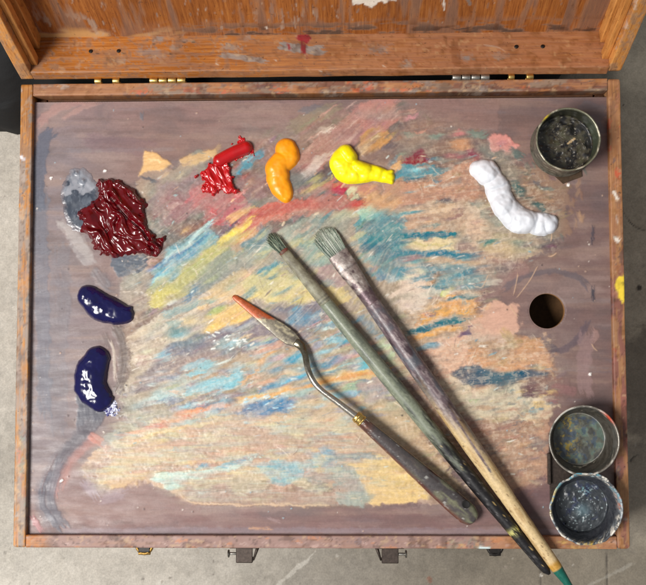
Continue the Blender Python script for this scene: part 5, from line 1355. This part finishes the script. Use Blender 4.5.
# ------------------------------------------------------------------ dippers
def lathe_cup(c, prof, n=96, jit=0., colf=None, seed=1, drift=(0, 0)):
    """prof: list of (radius, height); closed surface outside -> rim -> inside -> floor"""
    a = np.linspace(0, 2 * math.pi, n, endpoint=False); R = []; hs = [h for _, h in prof]; hm = max(hs)
    for r, h in prof:
        k = h / hm
        x = np.cos(a) * r; y = np.sin(a) * r
        nz = 1 + jit * (fbm(np.cos(a) * 4 + 9, np.sin(a) * 4 + h * 300, seed, 3) - .5) * 2
        R.append(np.stack([c[0] + x * nz + drift[0] * k, c[1] + y * nz + drift[1] * k, c[2] + h + 0 * a], -1))
    V, F = loft(R); C = None
    if colf is not None:
        A, I = np.meshgrid(a, np.arange(len(prof)));
        RR = np.array([p[0] for p in prof])[I]; HH = np.array(hs)[I]; C = colf(A, RR, HH, I / (len(prof) - 1.)).reshape(-1, 3)
    return V, F, C
def fineprof(pts, step=.0006):
    out = [pts[0]]
    for a, b in zip(pts[:-1], pts[1:]):
        L = math.hypot(b[0] - a[0], b[1] - a[1]); k = max(1, int(L / step))
        for i in range(1, k + 1): out.append((a[0] + (b[0] - a[0]) * i / k, a[1] + (b[1] - a[1]) * i / k))
    return out

M_CUP = m_attr('pewter_dipper', .36, .45, 600, .15, .45)
M_MED = m_attr('dried_medium', .38, 0, 300, .15, .2)
def floor_disc(name, c, r, colf, root, mat, amp=.0006, seed=3):
    n, m = 120, 60; a = np.linspace(0, 2 * math.pi, n, endpoint=False); R = []; 
    for i in range(m):
        rr = r * (1 - i / (m - .8)); x = np.cos(a) * rr; y = np.sin(a) * rr
        z = amp * (fbm(x * 260 + 20, y * 260 + 20, seed, 3) - .5) * 2 + amp * 2 * (i < 2) * (2 - i) * .4
        R.append(np.stack([c[0] + x, c[1] + y, c[2] + z], -1))
    V, F = loft(R); F = [f for f in F if len(f) == 4 or 0 not in f]; X = V[:, 0] - c[0]; Y = V[:, 1] - c[1]
    mesh_obj(name, V, F, mat, root, True, colf(X, Y, r))

def dipper_single():
    root = empty('oil_dipper')
    h = .0235; c = at(568, 139.5, Z_PAL + h); c[2] = Z_PAL + .0012; R = .0200
    prof = fineprof([(R * .80, 0), (R * 1.0, .0002), (R * 1.03, .0012), (R * 1.03, .0030), (R * .985, .0036), (R * .985, .0046), (R * .97, .0052), (R * .97, h * .86), (R * 1.0, h * .93), (R * 1.025, h * .97), (R * 1.03, h * .99), (R * 1.01, h), (R * .975, h * .985), (R * .955, h * .93), (R * .95, h * .5), (R * .945, h * .30)])
    def cf(A, RR, HH, t):
        n = fbm(np.cos(A) * 4 + 9 + HH * 200, np.sin(A) * 4 + HH * 400, 2, 4); c_ = np.ones(A.shape + (3,)) * lin((112, 108, 96))
        c_ = mixl(c_, (74, 72, 64), sst(.45, .62, n)); c_ = mixl(c_, (150, 146, 130), sst(.60, .74, n)); inn = sst(.60, .68, t)
        c_ = mixl(c_, (52, 54, 38), inn * .9); c_ = mixl(c_, (88, 98, 76), inn * sst(.4, .2, np.abs(((A + .2 + math.pi) % (2 * math.pi)) - math.pi) / 3) * .8)  # olive inner wall, its lit right side painted in as lighter green
        rim = np.exp(-((HH - h) / .0008) ** 2); c_ = mixl(c_, (134, 132, 110), rim * .8); c_ = mixl(c_, (206, 198, 176), rim * sst(.60, .70, n))
        c_ = mixl(c_, (214, 188, 60), np.exp(-((A - 2.35) / .12) ** 2) * sst(h * .7, h, HH) * (t < .7)); return c_
    V, F, C = lathe_cup(c, prof, 110, .007, cf, 2); mesh_obj('cup', V, F, M_CUP, root, True, C)
    def cm(X, Y, r):
        n = fbm(X * 260, Y * 260, 2, 5); n2 = fbm(X * 900, Y * 900, 5, 3); c_ = np.ones(X.shape + (3,)) * lin((66, 60, 48)); c_ = mixl(c_, (74, 72, 54), sst(.5, .8, n)); c_ = mixl(c_, (26, 24, 24), sst(.5, .35, n))
        c_ = mixl(c_, (150, 142, 128), sst(.82, .87, n2) * .8)
        d = line_dist(X, Y, np.array([(.0030, .0004), (.0070, .0034)]))[0]; return mixl(c_, (176, 150, 112), sst(.0009, .0004, d + (n2 - .5) * .0008))
    floor_disc('medium_residue', c + np.array([0, 0, h * .34]), R * .945, cm, root, M_MED)
    # spring clip under the cup, corner shows below
    a = at(563, 184, Z_PAL); ctr = np.array([c[0], c[1], Z_PAL + .0007]); dd = a - ctr; dd[2] = 0; Ld = np.linalg.norm(dd); dd /= Ld; s = np.array([-dd[1], dd[0], 0])
    an = math.radians(30); e1 = dd * math.cos(an) + s * math.sin(an); e2 = dd * math.sin(an) - s * math.cos(an)
    base = [ctr + dd * Ld, ctr + dd * (Ld - .004) + s * .0125, ctr - dd * .010 + s * .012, ctr - dd * .010 - s * .012, ctr + dd * (Ld - .013) - s * .0125]
    Rr = [[b + np.array([0, 0, z]) for b in base] for z in (-.0006, .0005)]
    V, F = loft(Rr); mesh_obj('clip_plate', V, F, m_plain('tarnished_plate', (84, 66, 50), .5, .5), root, False)
    finish(root, np.array([c[0], c[1], Z_PAL])); tag(root, 'single round pewter dipper cup with dark olive dried medium, top right corner', 'dipper cup')
dipper_single()

def dipper_double():
    root = empty('double_oil_dipper'); h = .0190
    c1 = at(584, 440.5, Z_PAL + h); c2 = at(586.2, 509, Z_PAL + h)
    c1[2] = c2[2] = Z_PAL + .0012; R = .0222
    def shape(R, h, rb): return fineprof([(rb * .8, 0), (rb, .0003), (rb * 1.02, .0012), (rb * 1.04, .0030), (R * .92, h * .62), (R * .96, h * .88), (R, h * .95), (R * 1.005, h * .985), (R * .985, h), (R * .955, h * .985), (R * .93, h * .90), (R * .90, h * .62), (rb * .98, h * .30), (rb * .97, .0024)])
    def c_clean(A, RR, HH, t):
        n = fbm(np.cos(A) * 4 + 9 + HH * 200, np.sin(A) * 4 + HH * 400, 4, 4); c_ = np.ones(A.shape + (3,)) * lin((120, 114, 106)); c_ = mixl(c_, (70, 64, 58), sst(.42, .60, n)); inn = sst(.56, .64, t)
        c_ = mixl(c_, (74, 68, 60), inn * .75); c_ = mixl(c_, (176, 166, 150), inn * sst(.74, .84, n)); rim = np.exp(-((HH - h) / .0009) ** 2)
        c_ = mixl(c_, (140, 134, 124), rim * .85); c_ = mixl(c_, (226, 220, 208), rim * sst(.58, .68, n)); c_ = mixl(c_, (206, 86, 58), np.exp(-((A - .75) / .22) ** 2) * sst(h * .85, h * .97, HH) * sst(.35, .5, n))
        return c_
    V, F, C = lathe_cup(c1, shape(R, h, .0172), 120, .006, c_clean, 3); cup = mesh_obj('cup', V, F, M_CUP, root, True, C); cup['label'] = 'cleaner metal cup with a bright bare rim'
    def c_crust(A, RR, HH, t):
        n = fbm(np.cos(A) * 9 + 12 + HH * 300, np.sin(A) * 9 + HH * 600, 6, 4); n2 = fbm(np.cos(A) * 14 + 20 + HH * 500, np.sin(A) * 14 + 20 + HH * 300, 1, 4); c_ = np.ones(A.shape + (3,)) * lin((80, 82, 86)); c_ = mixl(c_, (48, 48, 56), sst(.5, .62, n))
        rim = sst(h * .55, h * .9, HH) * sst(.88, .70, t)
        c_ = mixl(c_, (150, 156, 160), rim * sst(.40, .56, n)); c_ = mixl(c_, (222, 216, 204), rim * sst(.50, .62, n2)); c_ = mixl(c_, (96, 150, 164), rim * sst(.60, .68, n) * sst(.0, .6, np.sin(A)))
        c_ = mixl(c_, (206, 178, 70), rim * np.exp(-((A - 2.9) / .35) ** 2) * sst(.42, .56, n2)); c_ = mixl(c_, (190, 160, 60), rim * np.exp(-((A - 4.8) / .3) ** 2) * sst(.5, .6, n2)); c_ = mixl(c_, (176, 104, 84), rim * np.exp(-((A - .0) / .5) ** 2) * sst(.52, .60, n2))
        return mixl(c_, (44, 46, 52), sst(.66, .80, t) * sst(h * .8, h * .5, HH) * .8)
    V, F, C = lathe_cup(c2, shape(R * 1.02, h, .0172), 200, .036, c_crust, 6); cup = mesh_obj('cup', V, F, m_attr('paint_crusted_dipper', .4, .1, 500, .15, .9), root, True, C); cup['label'] = 'cup crusted with dried multicoloured paint'
    def cm1(X, Y, r):
        n = fbm(X * 240 + 30, Y * 240 + 30, 2, 5); n2 = fbm(X * 600, Y * 600, 5, 3); c_ = np.ones(X.shape + (3,)) * lin((92, 94, 84)); c_ = mixl(c_, (70, 70, 66), sst(.5, .3, n)); c_ = mixl(c_, (92, 108, 98), sst(.52, .7, n)); c_ = mixl(c_, (140, 120, 54), sst(.62, .70, n2) * sst(.004, -.008, X))
        rr = np.hypot(X, Y); return mixl(mixl(c_, (60, 74, 92), sst(.55, .7, fbm(X * 300, Y * 300 + 7, 7, 3)) * .7), (190, 184, 172), sst(.93, .99, rr / r) * .6)
    floor_disc('medium_residue', c1 + np.array([0, 0, .0030]), .0172, cm1, root, M_MED, .0003)
    def cm2(X, Y, r):
        n = fbm(X * 240 + 60, Y * 240 + 60, 3, 5); n2 = fbm(X * 800, Y * 800, 6, 3); c_ = np.ones(X.shape + (3,)) * lin((56, 60, 64)); c_ = mixl(c_, (46, 52, 76), sst(.54, .8, n)); c_ = mixl(c_, (104, 126, 134), np.exp(-((X - .001) ** 2 + (Y + .003) ** 2) / .004 ** 2) * .8)
        c_ = mixl(c_, (170, 184, 186), sst(.80, .86, n2) * .8); return mixl(c_, (150, 196, 204), np.exp(-((X - .003) ** 2 + (Y - .010) ** 2) / .0022 ** 2) * sst(.4, .6, n2))
    floor_disc('medium_residue', c2 + np.array([0, 0, .0030]), .0168, cm2, root, M_MED, .0006, 5)
    m = (c1 + c2) / 2
    mesh_obj('clip_plate', *join([boxm((m[0] - .004, m[1], Z_PAL + .0012), (.030, .050, .0012), .0004), boxm((m[0] - .0195, m[1] + .002, Z_PAL + .0028), (.0018, .020, .004), .0004), boxm((m[0], m[1], Z_PAL + .0105), (.006, .0024, .010), .0004)]), M_IRON, root, False)
    finish(root, np.array([m[0], m[1], Z_PAL])); tag(root, 'double dipper of two joined paint-stained metal cups in the lower right corner', 'double dipper')
dipper_double()

# ------------------------------------------------------------------ light
w = bpy.data.worlds.new('World'); SC.world = w; w.use_nodes = True
w.node_tree.nodes['Background'].inputs[0].default_value = (.93, .96, 1., 1); w.node_tree.nodes['Background'].inputs[1].default_value = .29
def area(name, loc, target, size, sy, power, col):
    l = bpy.data.lights.new(name, 'AREA'); l.shape = 'RECTANGLE'; l.size = size; l.size_y = sy; l.energy = power; l.color = col
    o = bpy.data.objects.new(name, l); COL.objects.link(o); o.location = loc
    from mathutils import Vector
    o.rotation_euler = (Vector(target) - Vector(loc)).to_track_quat('-Z', 'Y').to_euler(); return o
area('window_light', (-.88, -.36, 1.50), (0, 0, .08), .60, .60, 39, (1., .975, .94))
SC.cycles.max_bounces = 6
